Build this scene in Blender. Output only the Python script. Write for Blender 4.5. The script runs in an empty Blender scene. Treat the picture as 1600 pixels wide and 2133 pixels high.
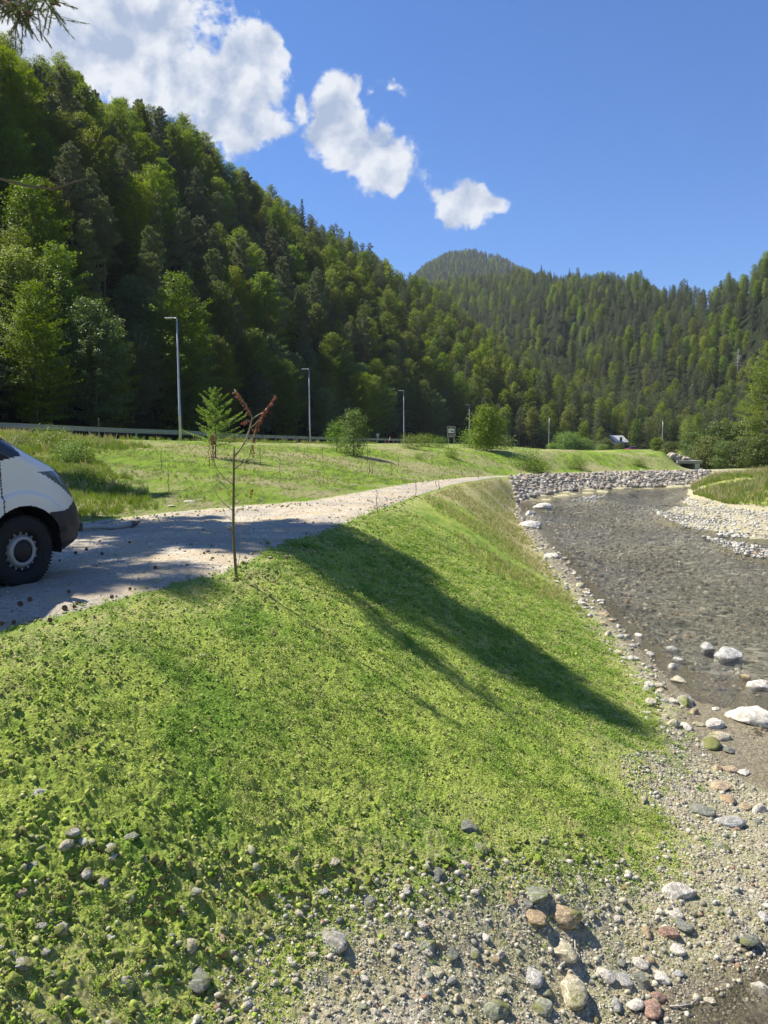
import bpy, bmesh, math, random
import numpy as np
from mathutils import Vector, Matrix, Euler
R = math.radians
rng = np.random.default_rng(7)
random.seed(7)
scene = bpy.context.scene
COL = scene.collection

# ------------------------------------------------------------------ camera
EYE = 1.5
PITCH = R(5.4)
FPX = 1602.0
cam_data = bpy.data.cameras.new('camera')
cam = bpy.data.objects.new('camera', cam_data)
COL.objects.link(cam)
cam.location = (0, 0, EYE)
cam.rotation_euler = (R(90) - PITCH, 0, 0)
cam_data.sensor_fit = 'VERTICAL'
cam_data.sensor_height = 36
cam_data.lens = 36 * FPX / 2133.0
cam_data.clip_start = 0.05
cam_data.clip_end = 12000
scene.camera = cam

def ray(px, py):
    dx = (px - 800) / FPX
    dy = (1066.5 - py) / FPX
    return np.array([dx, math.cos(PITCH) + dy * math.sin(PITCH), -math.sin(PITCH) + dy * math.cos(PITCH)])

def at_z(px, py, z):
    d = ray(px, py)
    t = (z - EYE) / d[2]
    return np.array([d[0] * t, d[1] * t, z])

def at_d(px, py, D):
    d = ray(px, py)
    t = D / d[1]
    return np.array([d[0] * t, D, EYE + d[2] * t])

def project(P):
    P = np.asarray(P, float)
    x = P[..., 0]; y = P[..., 1]; z = P[..., 2] - EYE
    f = y * math.cos(PITCH) - z * math.sin(PITCH)
    u = y * math.sin(PITCH) + z * math.cos(PITCH)
    f = np.where(f < 1e-3, 1e-3, f)
    return 800 + FPX * x / f, 1066.5 - FPX * u / f

# ------------------------------------------------------------------ light
SUN_AZ_VEC = (-0.90, 0.43)          # horizontal direction towards the sun
SUN_EL = R(54)
h = math.hypot(*SUN_AZ_VEC)
sx, sy = SUN_AZ_VEC[0] / h, SUN_AZ_VEC[1] / h
SUN = Vector((sx * math.cos(SUN_EL), sy * math.cos(SUN_EL), math.sin(SUN_EL)))
sd = bpy.data.lights.new('sun', 'SUN')
sun = bpy.data.objects.new('sun', sd)
COL.objects.link(sun)
sd.energy = 5.0
sd.angle = R(0.53)
sd.color = (1.0, 0.93, 0.80)
sun.rotation_euler = SUN.to_track_quat('Z', 'Y').to_euler()

world = bpy.data.worlds.new('World')
scene.world = world
world.use_nodes = True
wn = world.node_tree
wn.nodes.clear()

class NT:
    """small helper for building node trees"""
    def __init__(s, tree): s.t = tree
    def n(s, typ, **kw):
        nd = s.t.nodes.new(typ)
        for k, v in kw.items(): setattr(nd, k, v)
        return nd
    def l(s, a, b): s.t.links.new(a, b)
    def put(s, sock, v):
        if v is None: return
        if hasattr(v, 'is_linked') or isinstance(v, bpy.types.NodeSocket): s.l(v, sock)
        else:
            if sock.type == 'RGBA' and len(v) == 3: v = (*v, 1)
            sock.default_value = v
    def math(s, op, a, b=None, c=None, clamp=False):
        nd = s.n('ShaderNodeMath', operation=op, use_clamp=clamp)
        s.put(nd.inputs[0], a); s.put(nd.inputs[1], b)
        if c is not None: s.put(nd.inputs[2], c)
        return nd.outputs[0]
    def vmath(s, op, a, b=None):
        nd = s.n('ShaderNodeVectorMath', operation=op)
        s.put(nd.inputs[0], a)
        if b is not None: s.put(nd.inputs[1], b)
        return nd.outputs[1] if op in ('LENGTH', 'DISTANCE', 'DOT_PRODUCT') else nd.outputs[0]
    def mix(s, f, a, b, blend='MIX'):
        nd = s.n('ShaderNodeMix', data_type='RGBA', blend_type=blend)
        s.put(nd.inputs[0], f); s.put(nd.inputs[6], a); s.put(nd.inputs[7], b)
        return nd.outputs[2]
    def noise(s, vec, scale, detail=4, rough=0.55, dist=0.0, dim='3D'):
        nd = s.n('ShaderNodeTexNoise', noise_dimensions=dim)
        if vec is not None: s.l(vec, nd.inputs['Vector'])
        nd.inputs['Scale'].default_value = scale
        nd.inputs['Detail'].default_value = detail
        nd.inputs['Roughness'].default_value = rough
        nd.inputs['Distortion'].default_value = dist
        return nd.outputs['Fac']
    def voro(s, vec, scale, feature='F1', out='Distance', rand=1.0):
        nd = s.n('ShaderNodeTexVoronoi', feature=feature)
        if vec is not None: s.l(vec, nd.inputs['Vector'])
        nd.inputs['Scale'].default_value = scale
        nd.inputs['Randomness'].default_value = rand
        return nd.outputs[out]
    def ramp(s, f, stops, interp='LINEAR'):
        nd = s.n('ShaderNodeValToRGB')
        cr = nd.color_ramp; cr.interpolation = interp
        while len(cr.elements) < len(stops): cr.elements.new(0.5)
        for e, (p, c) in zip(cr.elements, stops):
            e.position = p
            e.color = (c, c, c, 1) if isinstance(c, (int, float)) else (*c[:3], 1)
        s.put(nd.inputs[0], f)
        return nd.outputs[0]
    def step(s, x, a, b, smooth=True):
        nd = s.n('ShaderNodeMapRange', interpolation_type='SMOOTHSTEP' if smooth else 'LINEAR')
        s.put(nd.inputs[0], x); s.put(nd.inputs[1], a); s.put(nd.inputs[2], b)
        return nd.outputs[0]

def build_sky():
    T = NT(wn)
    out = T.n('ShaderNodeOutputWorld'); bg = T.n('ShaderNodeBackground')
    T.l(bg.outputs[0], out.inputs[0])
    sky = T.n('ShaderNodeTexSky', sky_type='NISHITA')
    sky.sun_disc = False
    sky.sun_elevation = SUN_EL
    sky.sun_rotation = math.atan2(sx, sy)
    sky.altitude = 600
    sky.air_density = 1.0
    sky.dust_density = 0.35
    sky.ozone_density = 3.0
    tc = T.n('ShaderNodeTexCoord').outputs['Generated']
    sp = T.n('ShaderNodeSeparateXYZ'); T.l(tc, sp.inputs[0])
    yy = T.math('MAXIMUM', sp.outputs[1], 0.02)
    u = T.math('DIVIDE', sp.outputs[0], yy)
    v = T.math('DIVIDE', sp.outputs[2], yy)
    cb = T.n('ShaderNodeCombineXYZ'); T.l(u, cb.inputs[0]); T.l(v, cb.inputs[1])
    P = cb.outputs[0]
    # wind-torn warp
    def warp(vec, sc, amt):
        nd = T.n('ShaderNodeTexNoise'); T.l(vec, nd.inputs['Vector'])
        nd.inputs['Scale'].default_value = sc; nd.inputs['Detail'].default_value = 5
        c = T.vmath('SUBTRACT', nd.outputs['Color'], (0.5, 0.5, 0.5))
        sc2 = T.n('ShaderNodeVectorMath', operation='SCALE'); T.l(c, sc2.inputs[0]); sc2.inputs['Scale'].default_value = amt
        return T.vmath('ADD', vec, sc2.outputs[0])
    Pw = warp(P, 9.0, 0.055)
    blobs = [(215, 40, 230, 150), (350, 165, 200, 115), (480, 205, 130, 105), (515, 110, 80, 80), (545, 260, 85, 45),
             (120, 110, 130, 110), (330, 30, 90, 70), (-160, 60, 200, 150), (-20, 0, 120, 150),
             (708, 222, 58, 62), (745, 290, 95, 75), (805, 345, 82, 62), (690, 280, 62, 45),
             (968, 420, 72, 50), (1025, 412, 48, 24), (940, 445, 42, 30),
             (822, 200, 30, 18), (780, 205, 36, 22), (628, 215, 20, 28)]
    best = None
    for (px, py, rx, ry) in blobs:
        d = ray(px, py); cu, cv = d[0] / d[1], d[2] / d[1]
        q = T.vmath('SUBTRACT', Pw, (cu, cv, 0))
        q = T.vmath('MULTIPLY', q, (FPX / rx, FPX / ry * 0.9, 0))
        L = T.vmath('LENGTH', q)
        m = T.math('SUBTRACT', 1.0, L)
        if rx < 40: m = T.math('MULTIPLY_ADD', m, 0.55, -0.12)
        best = m if best is None else T.math('SMOOTH_MAX', best, m, 0.25)
    n1 = T.noise(P, 14, 9, 0.6, 0.3)
    n2 = T.noise(P, 45, 6, 0.6)
    e = T.math('ADD', T.math('MULTIPLY', T.math('SUBTRACT', n1, 0.5), 1.9), T.math('MULTIPLY', T.math('SUBTRACT', n2, 0.5), 0.8))
    dens = T.math('ADD', best, e)
    alpha = T.step(dens, 0.0, 0.36)
    # billows: compare density with density a little nearer to the sun
    off = T.vmath('ADD', P, (0.012, -0.022, 0))
    n3 = T.noise(P, 11, 8, 0.55, 0.2); n4 = T.noise(off, 11, 8, 0.55, 0.2)
    lit = T.math('MULTIPLY', T.math('SUBTRACT', n3, n4), 5.0)
    thick = T.step(T.math('ADD', best, T.math('MULTIPLY', T.math('SUBTRACT', T.noise(P, 7, 6, .6), .5), 1.6)), 0.15, 0.95)
    shade = T.math('ADD', T.math('SUBTRACT', T.math('ADD', 0.80, lit), T.math('MULTIPLY', thick, 0.38)), T.math('MULTIPLY', T.math('SUBTRACT', n2, .5), .6), clamp=True)
    ccol = T.mix(shade, (3.1, 3.7, 4.9), (6.2, 6.4, 6.7))
    skyc = T.mix(1.0, sky.outputs[0], (0.47, .76, 1.14), 'MULTIPLY')
    front = T.step(sp.outputs[1], 0.05, 0.25)
    a2 = T.math('MULTIPLY', alpha, front)
    T.l(T.mix(T.math('MULTIPLY', a2, 0.97), skyc, ccol), bg.inputs[0])
    bg.inputs[1].default_value = 0.082
build_sky()

scene.view_settings.view_transform = 'Standard'
scene.view_settings.look = 'None'
scene.view_settings.gamma = 1.0
scene.view_settings.use_curve_mapping = False
scene.view_settings.exposure = 0.80
scene.render.engine = 'CYCLES'
try:
    scene.cycles.max_bounces = 6
    scene.cycles.transparent_max_bounces = 8
    scene.cycles.diffuse_bounces = 3
except Exception: pass

# ------------------------------------------------------------------ helpers
def tag(o, label=None, cat=None, group=None, kind=None):
    if label: o['label'] = label
    if cat: o['category'] = cat
    if group: o['group'] = group
    if kind: o['kind'] = kind
    return o

def link(name, me, mat=None, parent=None, loc=None):
    o = bpy.data.objects.new(name, me)
    COL.objects.link(o)
    if mat is not None and me is not None and not me.materials: me.materials.append(mat)
    if parent is not None: o.parent = parent
    if loc is not None: o.location = loc
    return o

def empty(name, loc=(0, 0, 0), rz=0.0):
    o = bpy.data.objects.new(name, None)
    COL.objects.link(o); o.location = loc; o.rotation_euler = (0, 0, rz)
    o.empty_display_size = 0.2
    return o

def copy_tree(o, parent=None):
    c = o.copy(); COL.objects.link(c); c.parent = parent
    for ch in list(o.children): copy_tree(ch, c)
    return c

def mesh_np(name, V, F, smooth=False):
    """V (n,3), F (m,k) faces of constant size"""
    V = np.asarray(V, dtype=np.float32); F = np.asarray(F, dtype=np.int32)
    me = bpy.data.meshes.new(name)
    me.vertices.add(len(V)); me.vertices.foreach_set('co', V.ravel())
    m, k = F.shape
    me.loops.add(m * k); me.loops.foreach_set('vertex_index', F.ravel())
    me.polygons.add(m)
    me.polygons.foreach_set('loop_start', np.arange(0, m * k, k, dtype=np.int32))
    try: me.polygons.foreach_set('loop_total', np.full(m, k, dtype=np.int32))
    except Exception: pass
    if smooth: me.polygons.foreach_set('use_smooth', np.ones(m, dtype=bool))
    me.update(calc_edges=True)
    return me

class MB:
    """mesh builder collecting simple shapes into one mesh"""
    def __init__(s): s.v = []; s.f = []
    def add(s, vs, fs):
        b = len(s.v); s.v += [tuple(v) for v in vs]; s.f += [tuple(i + b for i in f) for f in fs]
    def box(s, c, size, M=None, bev=0.0):
        x, y, z = [q / 2 for q in size]
        if bev <= 0:
            vs = [Vector((a * x, b * y, d * z)) for a in (-1, 1) for b in (-1, 1) for d in (-1, 1)]
            fs = [(0, 1, 3, 2), (4, 6, 7, 5), (0, 4, 5, 1), (2, 3, 7, 6), (0, 2, 6, 4), (1, 5, 7, 3)]
        else:
            bm = bmesh.new(); bmesh.ops.create_cube(bm, size=1)
            bmesh.ops.scale(bm, vec=size, verts=bm.verts)
            bmesh.ops.bevel(bm, geom=bm.edges[:] , offset=bev, segments=2, affect='EDGES', profile=0.5)
            vs = [v.co.copy() for v in bm.verts]; bm.verts.index_update()
            fs = [tuple(v.index for v in f.verts) for f in bm.faces]; bm.free()
        if M is not None: vs = [M @ v for v in vs]
        s.add([v + Vector(c) for v in vs], fs)
    def tube(s, pts, rad, n=8, cap=True):
        pts = [Vector(p) for p in pts]
        if not hasattr(rad, '__len__'): rad = [rad] * len(pts)
        base = len(s.v); ref = Vector((0.31, 0.77, 0.55)).normalized()
        for i, p in enumerate(pts):
            t = (pts[min(i + 1, len(pts) - 1)] - pts[max(i - 1, 0)]).normalized()
            a = t.cross(ref)
            if a.length < 1e-3: a = t.cross(Vector((1, 0, 0)))
            a.normalize(); b = t.cross(a).normalized()
            for k in range(n):
                w = 2 * math.pi * k / n
                s.v.append(tuple(p + (a * math.cos(w) + b * math.sin(w)) * rad[i]))
        for i in range(len(pts) - 1):
            for k in range(n):
                k2 = (k + 1) % n
                s.f.append((base + i * n + k, base + i * n + k2, base + (i + 1) * n + k2, base + (i + 1) * n + k))
        if cap:
            s.f.append(tuple(base + k for k in range(n))[::-1])
            s.f.append(tuple(base + (len(pts) - 1) * n + k for k in range(n)))
    def lathe(s, prof, n=32, axis='Z', c=(0, 0, 0)):
        """prof list of (r, h)"""
        base = len(s.v)
        for (r, hh) in prof:
            for k in range(n):
                w = 2 * math.pi * k / n
                p = (r * math.cos(w), r * math.sin(w), hh)
                if axis == 'Y': p = (p[0], p[2], p[1])
                s.v.append((p[0] + c[0], p[1] + c[1], p[2] + c[2]))
        for i in range(len(prof) - 1):
            for k in range(n):
                k2 = (k + 1) % n
                s.f.append((base + i * n + k, base + i * n + k2, base + (i + 1) * n + k2, base + (i + 1) * n + k))
    def quad(s, a, b, c, d): s.add([a, b, c, d], [(0, 1, 2, 3)])
    def mesh(s, name, smooth=False):
        me = bpy.data.meshes.new(name); me.from_pydata(s.v, [], s.f)
        if smooth: me.polygons.foreach_set('use_smooth', [True] * len(me.polygons))
        me.update(); return me
    def build(s, name, mat, parent=None, smooth=False, loc=None):
        me = s.mesh(name, smooth)
        return link(name, me, mat, parent, loc)

# ---- numpy noise
def _hash(ix, iy, iz, seed):
    n = (ix.astype(np.int64) * 374761393 + iy.astype(np.int64) * 668265263 + iz.astype(np.int64) * 2147483647 + seed * 144269504) & 0xffffffff
    n = ((n ^ (n >> 13)) * 1274126177) & 0xffffffff
    n = ((n ^ (n >> 16)) * 2246822519) & 0xffffffff
    return ((n ^ (n >> 15)) & 0xffffff) / float(0xffffff)
def vn2(x, y, seed=0):
    ix = np.floor(x); iy = np.floor(y); fx = x - ix; fy = y - iy
    fx = fx * fx * (3 - 2 * fx); fy = fy * fy * (3 - 2 * fy); z = np.zeros_like(ix)
    a = _hash(ix, iy, z, seed); b = _hash(ix + 1, iy, z, seed); c = _hash(ix, iy + 1, z, seed); d = _hash(ix + 1, iy + 1, z, seed)
    return (a + (b - a) * fx) * (1 - fy) + (c + (d - c) * fx) * fy
def fbm2(x, y, oct=4, seed=0, gain=0.5):
    s = 0; a = 1; t = 0
    for o in range(oct):
        s = s + a * vn2(x + 17.3 * o, y - 9.1 * o, seed + o); t += a; a *= gain; x = x * 2.03; y = y * 2.03
    return s / t
def vn3(P, seed=0):
    x, y, z = P[:, 0], P[:, 1], P[:, 2]
    ix = np.floor(x); iy = np.floor(y); iz = np.floor(z)
    fx = x - ix; fy = y - iy; fz = z - iz
    fx = fx * fx * (3 - 2 * fx); fy = fy * fy * (3 - 2 * fy); fz = fz * fz * (3 - 2 * fz)
    r = 0
    for a in (0, 1):
        for b in (0, 1):
            for c in (0, 1):
                w = (fx if a else 1 - fx) * (fy if b else 1 - fy) * (fz if c else 1 - fz)
                r = r + w * _hash(ix + a, iy + b, iz + c, seed)
    return r
def sstep(x, a, b):
    t = np.clip((x - a) / (b - a), 0, 1); return t * t * (3 - 2 * t)

# ------------------------------------------------------------------ terrain
WATER_Z = -2.5
def pz(px, py, z): return at_z(px, py, z)
def pd(px, py, D): return at_d(px, py, D)
def W(x, y, z): return np.array([x, y, z], float)

CREST = [W(-9, 1.0, 0.15), W(-6.0, 3.6, 0.08), pz(0, 1332, 0.02), pz(200, 1277, 0.02), pz(400, 1218, 0.01), pz(490, 1200, 0.0), pz(600, 1137, -.02),
         pz(700, 1108, -.05), pz(790, 1068, -.10), pd(870, 1036, 24), pd(950, 1010, 36), pd(1060, 993, 57),
         pd(1200, 987, 64.5), pd(1350, 983, 69), pd(1480, 981, 74), W(52, 80, -1.5), W(80, 84, -1.6)]
PLEFT = [W(-17, 5, 0.1), W(-11.5, 9.0, 0.06), pz(0, 1118, 0.03), pz(160, 1088, 0.0), pz(330, 1068, 0.0), pz(500, 1053, -.02), pz(640, 1043, -.06),
         pd(780, 1018, 27), pd(870, 1003, 38), pd(960, 995, 48), pd(1060, 989.5, 60.5), pd(1200, 984.5, 67), pd(1350, 980.5, 72), pd(1480, 978, 77.5),
         W(52, 84, -1.5), W(80, 88, -1.6)]
TOE = [pz(1480, 1006, -2.42), pz(1400, 1011, -2.42), pz(1300, 1014, -2.42), pz(1200, 1019, -2.42), pz(1120, 1030, -2.42), pz(1075, 1045, -2.42), pz(1072, 1075, -2.42),
       pz(1090, 1110, -2.4), pz(1130, 1170, -2.38), pz(1185, 1235, -2.36), pz(1240, 1300, -2.34), pz(1300, 1400, -2.3), pz(1335, 1480, -2.26),
       pz(1385, 1560, -2.26), pz(1420, 1640, -2.26), pz(1400, 1760, -2.24)]
EDGE = [pz(1480, 1012, -2.5), pz(1400, 1016, -2.5), pz(1300, 1021, -2.5), pz(1200, 1026, -2.5), pz(1130, 1036, -2.5), pz(1105, 1050, -2.5), pz(1112, 1080, -2.5), pz(1130, 1120, -2.5), pz(1170, 1165, -2.5),
        pz(1225, 1235, -2.5), pz(1290, 1300, -2.5), pz(1350, 1370, -2.5), pz(1400, 1430, -2.49), pz(1450, 1475, -2.49)]
BED = [pz(1440, 1023, -2.8), pz(1300, 1032, -2.8), pz(1190, 1050, -2.75), pz(1170, 1085, -2.75), pz(1230, 1150, -2.78), pz(1300, 1220, -2.78), pz(1390, 1290, -2.72), pz(1480, 1360, -2.66)]
SLOPE = [W(-45, 30, 2.2), pd(-400, 893, 38), pd(0, 908, 40), pd(200, 914, 45), pd(376, 918, 48), pd(480, 922, 52), pd(600, 925, 57), pd(700, 929, 60), pd(800, 928, 64), pd(900, 931, 67),
         pd(1010, 939, 70), pd(1140, 940, 73), pd(1250, 944, 76), pd(1330, 947, 79), pd(1388, 949, 82)]
ROADN = [W(-50, 36, 2.2), W(-30, 38, 1.95), pd(0, 907, 45), pd(200, 914, 50), pd(376, 921, 54), pd(510, 922, 70), pd(646, 923, 88), pd(745, 923.5, 105), pd(841, 924, 121), pd(915, 924, 140), pd(978, 925, 162),
         pd(1060, 931, 178), pd(1143, 938, 188), pd(1260, 941, 200), pd(1379, 943, 205), pd(1500, 945, 207), W(125, 207, -2.6)]
pts = []
def poly(line, step=0.10):
    out = []
    for a, b in zip(line[:-1], line[1:]):
        ra, rb = np.hypot(a[0], a[1]), np.hypot(b[0], b[1])
        n = max(1, int(np.linalg.norm(wrp(a[None])[0] - wrp(b[None])[0]) / step))
        for k in range(n): out.append(a + (b - a) * k / n)
    out.append(line[-1]); return out
def wrp(P):
    r = np.hypot(P[:, 0], P[:, 1]) + 1e-9
    return P[:, :2] / r[:, None] * np.log1p(r / 3.0)[:, None]
for L in (CREST, TOE, EDGE): pts += poly(L, .03)
for L in (PLEFT, BED, SLOPE, ROADN): pts += poly(L, .05)
# far road edge and toe of the left hill
def offs(line, d, dz):
    out = []
    for i, p in enumerate(line):
        t = line[min(i + 1, len(line) - 1)] - line[max(i - 1, 0)]
        n = np.array([-t[1], t[0]]); n /= np.linalg.norm(n)
        out.append(np.array([p[0] + n[0] * d, p[1] + n[1] * d, p[2] + dz]))
    return out
ROADF = offs(ROADN, 8.0, 0.05)
HTOE = offs(ROADN, 11.5, 0.3)
pts += poly(ROADF, .07) + poly(HTOE, .07)
# near bank foot, gravel plain, puddles
extra = [pz(1350, 1790, -2.2), pz(1150, 1850, -2.0), pz(900, 1870, -1.75), pz(700, 1900, -1.6), pz(500, 1960, -1.45), pz(300, 2050, -1.25),
         pz(0, 2133, -1.0), pz(-300, 2133, -.8), pz(300, 2300, -1.4), pz(700, 2133, -1.75), pz(1000, 2133, -2.1), pz(1200, 2060, -2.33), pz(1500, 1900, -2.33), pz(1600, 1750, -2.38),
         pz(1600, 2040, -2.52), pz(1480, 2085, -2.51), pz(1330, 2133, -2.47), pz(1600, 2140, -2.55), pz(1900, 2000, -2.5), pz(1750, 1700, -2.45), pz(1700, 1580, -2.48), pz(1580, 1620, -2.47),
         pz(1560, 1530, -2.49), pz(1650, 1440, -2.58), pz(1600, 1340, -2.66), pz(1800, 1500, -2.55), pz(2100, 1700, -2.6), pz(2200, 1450, -2.75),
         pz(1520, 1490, -2.485), pz(1470, 1520, -2.47), pz(1440, 1560, -2.45), pz(1500, 1560, -2.48),
         W(0, 0, -.25), W(1.5, 1.5, -1.3), W(-1.5, 1.5, -.5), W(3, -1, -1.4), W(5, -3, -2.2), W(8, -8, -2.6), W(14, -20, -2.8), W(0, -5, 0.05), W(-4, 0, .1), W(-10, -10, .2), W(0, -15, .1), W(0, 2.2, -1.1), W(3, 3, -2.3),
         W(7, 2, -2.55), W(12, 5, -2.8), W(14, 0, -2.8), W(24, -15, -2.8), W(24, 6, -2.6), W(-30, -10, 1), W(-30, 15, 1.2)]
pts += [np.asarray(e, float) for e in extra] + [pz(45, 1214, .01), pz(200, 1165, 0), pz(400, 1115, 0), pz(-200, 1260, .02), pz(560, 1085, -.02)]
# river bed middle, gravel bar, island and right bank
pts += [pz(1350, 1080, -2.78), pz(1300, 1120, -2.8), pz(1450, 1200, -2.8), pz(1600, 1250, -2.78), pz(1800, 1300, -2.8)]
BAR = [pz(1430, 1038, -2.42), pz(1490, 1062, -2.37), pz(1560, 1082, -2.36), pz(1640, 1098, -2.38), pz(1740, 1120, -2.36)]
BAR2 = [pz(1395, 1072, -2.50), pz(1450, 1084, -2.46), pz(1500, 1098, -2.465), pz(1550, 1108, -2.475), pz(1620, 1118, -2.49)]
BARE = [pz(1385, 1058, -2.56), pz(1360, 1073, -2.57), pz(1420, 1102, -2.56), pz(1500, 1125, -2.57), pz(1600, 1140, -2.6), pz(1750, 1165, -2.65)]
BAR3 = [pz(1490, 1130, -2.50), pz(1545, 1150, -2.49), pz(1610, 1165, -2.50)]
pts += poly(BAR) + poly(BAR2) + poly(BARE) + poly(BAR3)
pts += [pz(1470, 1143, -2.6), pz(1560, 1180, -2.65)]
pts += [pz(1215, 1047, -2.53), pz(1180, 1060, -2.7), pz(1260, 1043, -2.55)]
ISL_FOOT = [pz(1440, 1018, -2.3), pz(1450, 1032, -2.3), pz(1500, 1048, -2.28), pz(1600, 1058, -2.25), pz(1760, 1068, -2.2)]
ISL_TOP = [pz(1478, 1000, -1.75), pz(1500, 992, -1.45), pz(1550, 988, -1.25), pz(1600, 986, -1.15), pz(1760, 985, -1.1)]
pts += poly(ISL_FOOT, .04) + poly(ISL_TOP, .04)
pts += [W(28, 66.5, -2.7), W(36, 69.5, -2.7), W(48, 72, -2.7), W(20, 62, -2.7), W(24.6, 62, -2.55)]
RTOE = [W(46, 90, -1.6), W(62, 72, -1.4), W(62, 62, -1.3), W(66, 45, -1), W(70, 20, -1), W(70, -30, -1)]
RTOE2 = [W(46, 90, -1.6), W(52, 105, -1.9), W(66, 130, -2.1), W(84, 160, -2.3), W(105, 190, -2.4)]
pts += poly(RTOE) + poly(RTOE2)
# meadow between slope top and road
for px, D in ((700, 75), (850, 90), (1000, 80), (1000, 120), (1150, 110), (1150, 150), (1300, 110), (1300, 160), (1400, 130), (1450, 170)):
    zt = 0.95 - 0.0 * D if px < 900 else 0.75 - (D - 60) * 0.014
    d = ray(px, 900); pts.append(W(d[0] / d[1] * D, D, zt))
for a_ in ((900, 932, 67), (1010, 940, 70), (1140, 942, 73), (1250, 945, 76), (1330, 948, 79)):
    for k_, e_ in ((5, .3), (11, .3), (20, -.2), (32, -.5)): pts.append(pd(a_[0], a_[1] + e_, a_[2] + k_))
pts += [pd(1400, 962, 86), pd(1405, 968, 92), pd(1430, 978, 88), pd(1425, 977, 96), pd(1450, 977, 96), pd(1420, 972, 104), pd(1400, 950, 112), pd(1440, 950, 116), pd(1388, 947, 86)]
# hills.  (px, py, distance, tree height)
def ridge(px, py, D, th): p = at_d(px, py, D); p[2] -= th; return p
LR = [ridge(-900, -700, 90, 13), ridge(-400, -330, 95, 14), ridge(0, 8, 112, 15), ridge(130, 98, 130, 14), ridge(250, 184, 150, 13), ridge(450, 302, 190, 13), ridge(620, 400, 225, 13), ridge(800, 520, 270, 12.5),
      ridge(900, 576, 300, 12), ridge(1000, 665, 310, 12), ridge(1100, 735, 300, 11), ridge(1190, 790, 290, 11)]
pts += poly(LR, 0.16)
for p in LR: pts.append(W(p[0] * 1.35, p[1] * 1.35, p[2] * 0.9))
def fill(ridge_pts, toe_pts, fr=(.15, .32, .5, .75), pw=1.0):
    T_ = poly(toe_pts, .12)
    for p in poly(ridge_pts, .16):
        q = min(T_, key=lambda t: np.hypot(t[0] - p[0], t[1] - p[1]))
        for f in fr:
            s = q + (p - q) * f; s[2] = q[2] + (p[2] - q[2]) * f ** pw; pts.append(s)
fill(LR, HTOE)
RR = [ridge(2600, -300, 210, 13), ridge(2100, 250, 260, 13), ridge(1750, 415, 310, 10), ridge(1600, 528, 335, 9), ridge(1520, 575, 365, 9), ridge(1430, 602, 410, 7), ridge(1330, 574, 470, 7), ridge(1200, 573, 560, 7), ridge(1080, 566, 640, 7), ridge(960, 584, 700, 7), ridge(760, 600, 720, 12), ridge(400, 620, 740, 12)]
pts += poly(RR, 0.16)
for p in RR: pts.append(W(p[0] * 1.25, p[1] * 1.25, p[2] * 0.8))
fill(RR[:5], RTOE2 + [W(130, 205, -2)], pw=.9)
fill(RR[5:10], [W(40, 235, 0), W(90, 240, 0)], fr=(.25, .5, .75))
MT = [ridge(830, 610, 1350, 6), ridge(885, 560, 1380, 6), ridge(935, 532, 1400, 6), ridge(985, 529, 1420, 6), ridge(1040, 544, 1420, 6), ridge(1095, 574, 1430, 6), ridge(1150, 600, 1450, 10), ridge(1300, 640, 1500, 10), ridge(600, 620, 1450, 10)]
pts += MT + [W(p[0], p[1] * 1.5, p[2] * .5) for p in MT]
for a in range(0, 360, 15):
    pts.append(W(4000 * math.cos(R(a)), 4000 * math.sin(R(a)), 60))
for a in range(150, 391, 20):
    pts.append(W(400 * math.cos(R(a)), 400 * math.sin(R(a)), 30 if math.cos(R(a)) < 0 else 45))
CP = np.array(pts)
_X = wrp(CP)
keep = []
for i in range(len(_X)):
    if all(np.hypot(*(_X[i] - _X[j])) > 0.006 for j in keep): keep.append(i)
CP = CP[keep]; _X = _X[keep]
_c2 = 0.035 ** 2
def _solve():
    n = len(_X)
    d = np.sqrt(((_X[:, None] - _X[None]) ** 2).sum(-1) + _c2)
    A = np.zeros((n + 3, n + 3)); A[:n, :n] = d; A[:n, n] = 1; A[:n, n + 1:] = _X; A[n, :n] = 1; A[n + 1:, :n] = _X.T
    A[:n, :n] += np.eye(n) * 1e-4 * -1
    # heights solved on a compressed scale so that far hills do not ring into the near ground
    b = np.concatenate([np.arcsinh(CP[:, 2] / 4.0), [0, 0, 0]])
    return np.linalg.solve(A, b)
_w = _solve()
def terr(x, y):
    x = np.atleast_1d(np.asarray(x, float)); y = np.atleast_1d(np.asarray(y, float))
    shp = x.shape; P = np.stack([x.ravel(), y.ravel()], 1)
    Q = wrp(P); out = np.empty(len(P))
    for s in range(0, len(P), 20000):
        q = Q[s:s + 20000]
        d = np.sqrt(((q[:, None] - _X[None]) ** 2).sum(-1) + _c2)
        out[s:s + 20000] = d @ _w[:-3] + _w[-3] + q @ _w[-2:]
    return (np.sinh(np.clip(out, -6, 6)) * 4.0).reshape(shp)

# ---- zones
def pinpoly(x, y, P):
    P = np.asarray(P)[:, :2]; ins = np.zeros(x.shape, bool)
    j = len(P) - 1
    for i in range(len(P)):
        xi, yi = P[i]; xj, yj = P[j]
        c = ((yi > y) != (yj > y))
        with np.errstate(divide='ignore', invalid='ignore'):
            xx = (xj - xi) * (y - yi) / (yj - yi) + xi
        ins ^= c & (x < xx); j = i
    return ins
def dpoly(x, y, P, closed=False):
    P = np.asarray(P)[:, :2]; best = np.full(x.shape, 1e9)
    n = len(P)
    for i in range(n if closed else n - 1):
        a = P[i]; b = P[(i + 1) % n]; ab = b - a
        t = np.clip(((x - a[0]) * ab[0] + (y - a[1]) * ab[1]) / (ab @ ab + 1e-12), 0, 1)
        best = np.minimum(best, np.hypot(x - a[0] - t * ab[0], y - a[1] - t * ab[1]))
    return best
def sdist(x, y, P):
    d = dpoly(x, y, P, True); return np.where(pinpoly(x, y, P), d, -d)
PATH_P = CREST + PLEFT[::-1]
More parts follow.
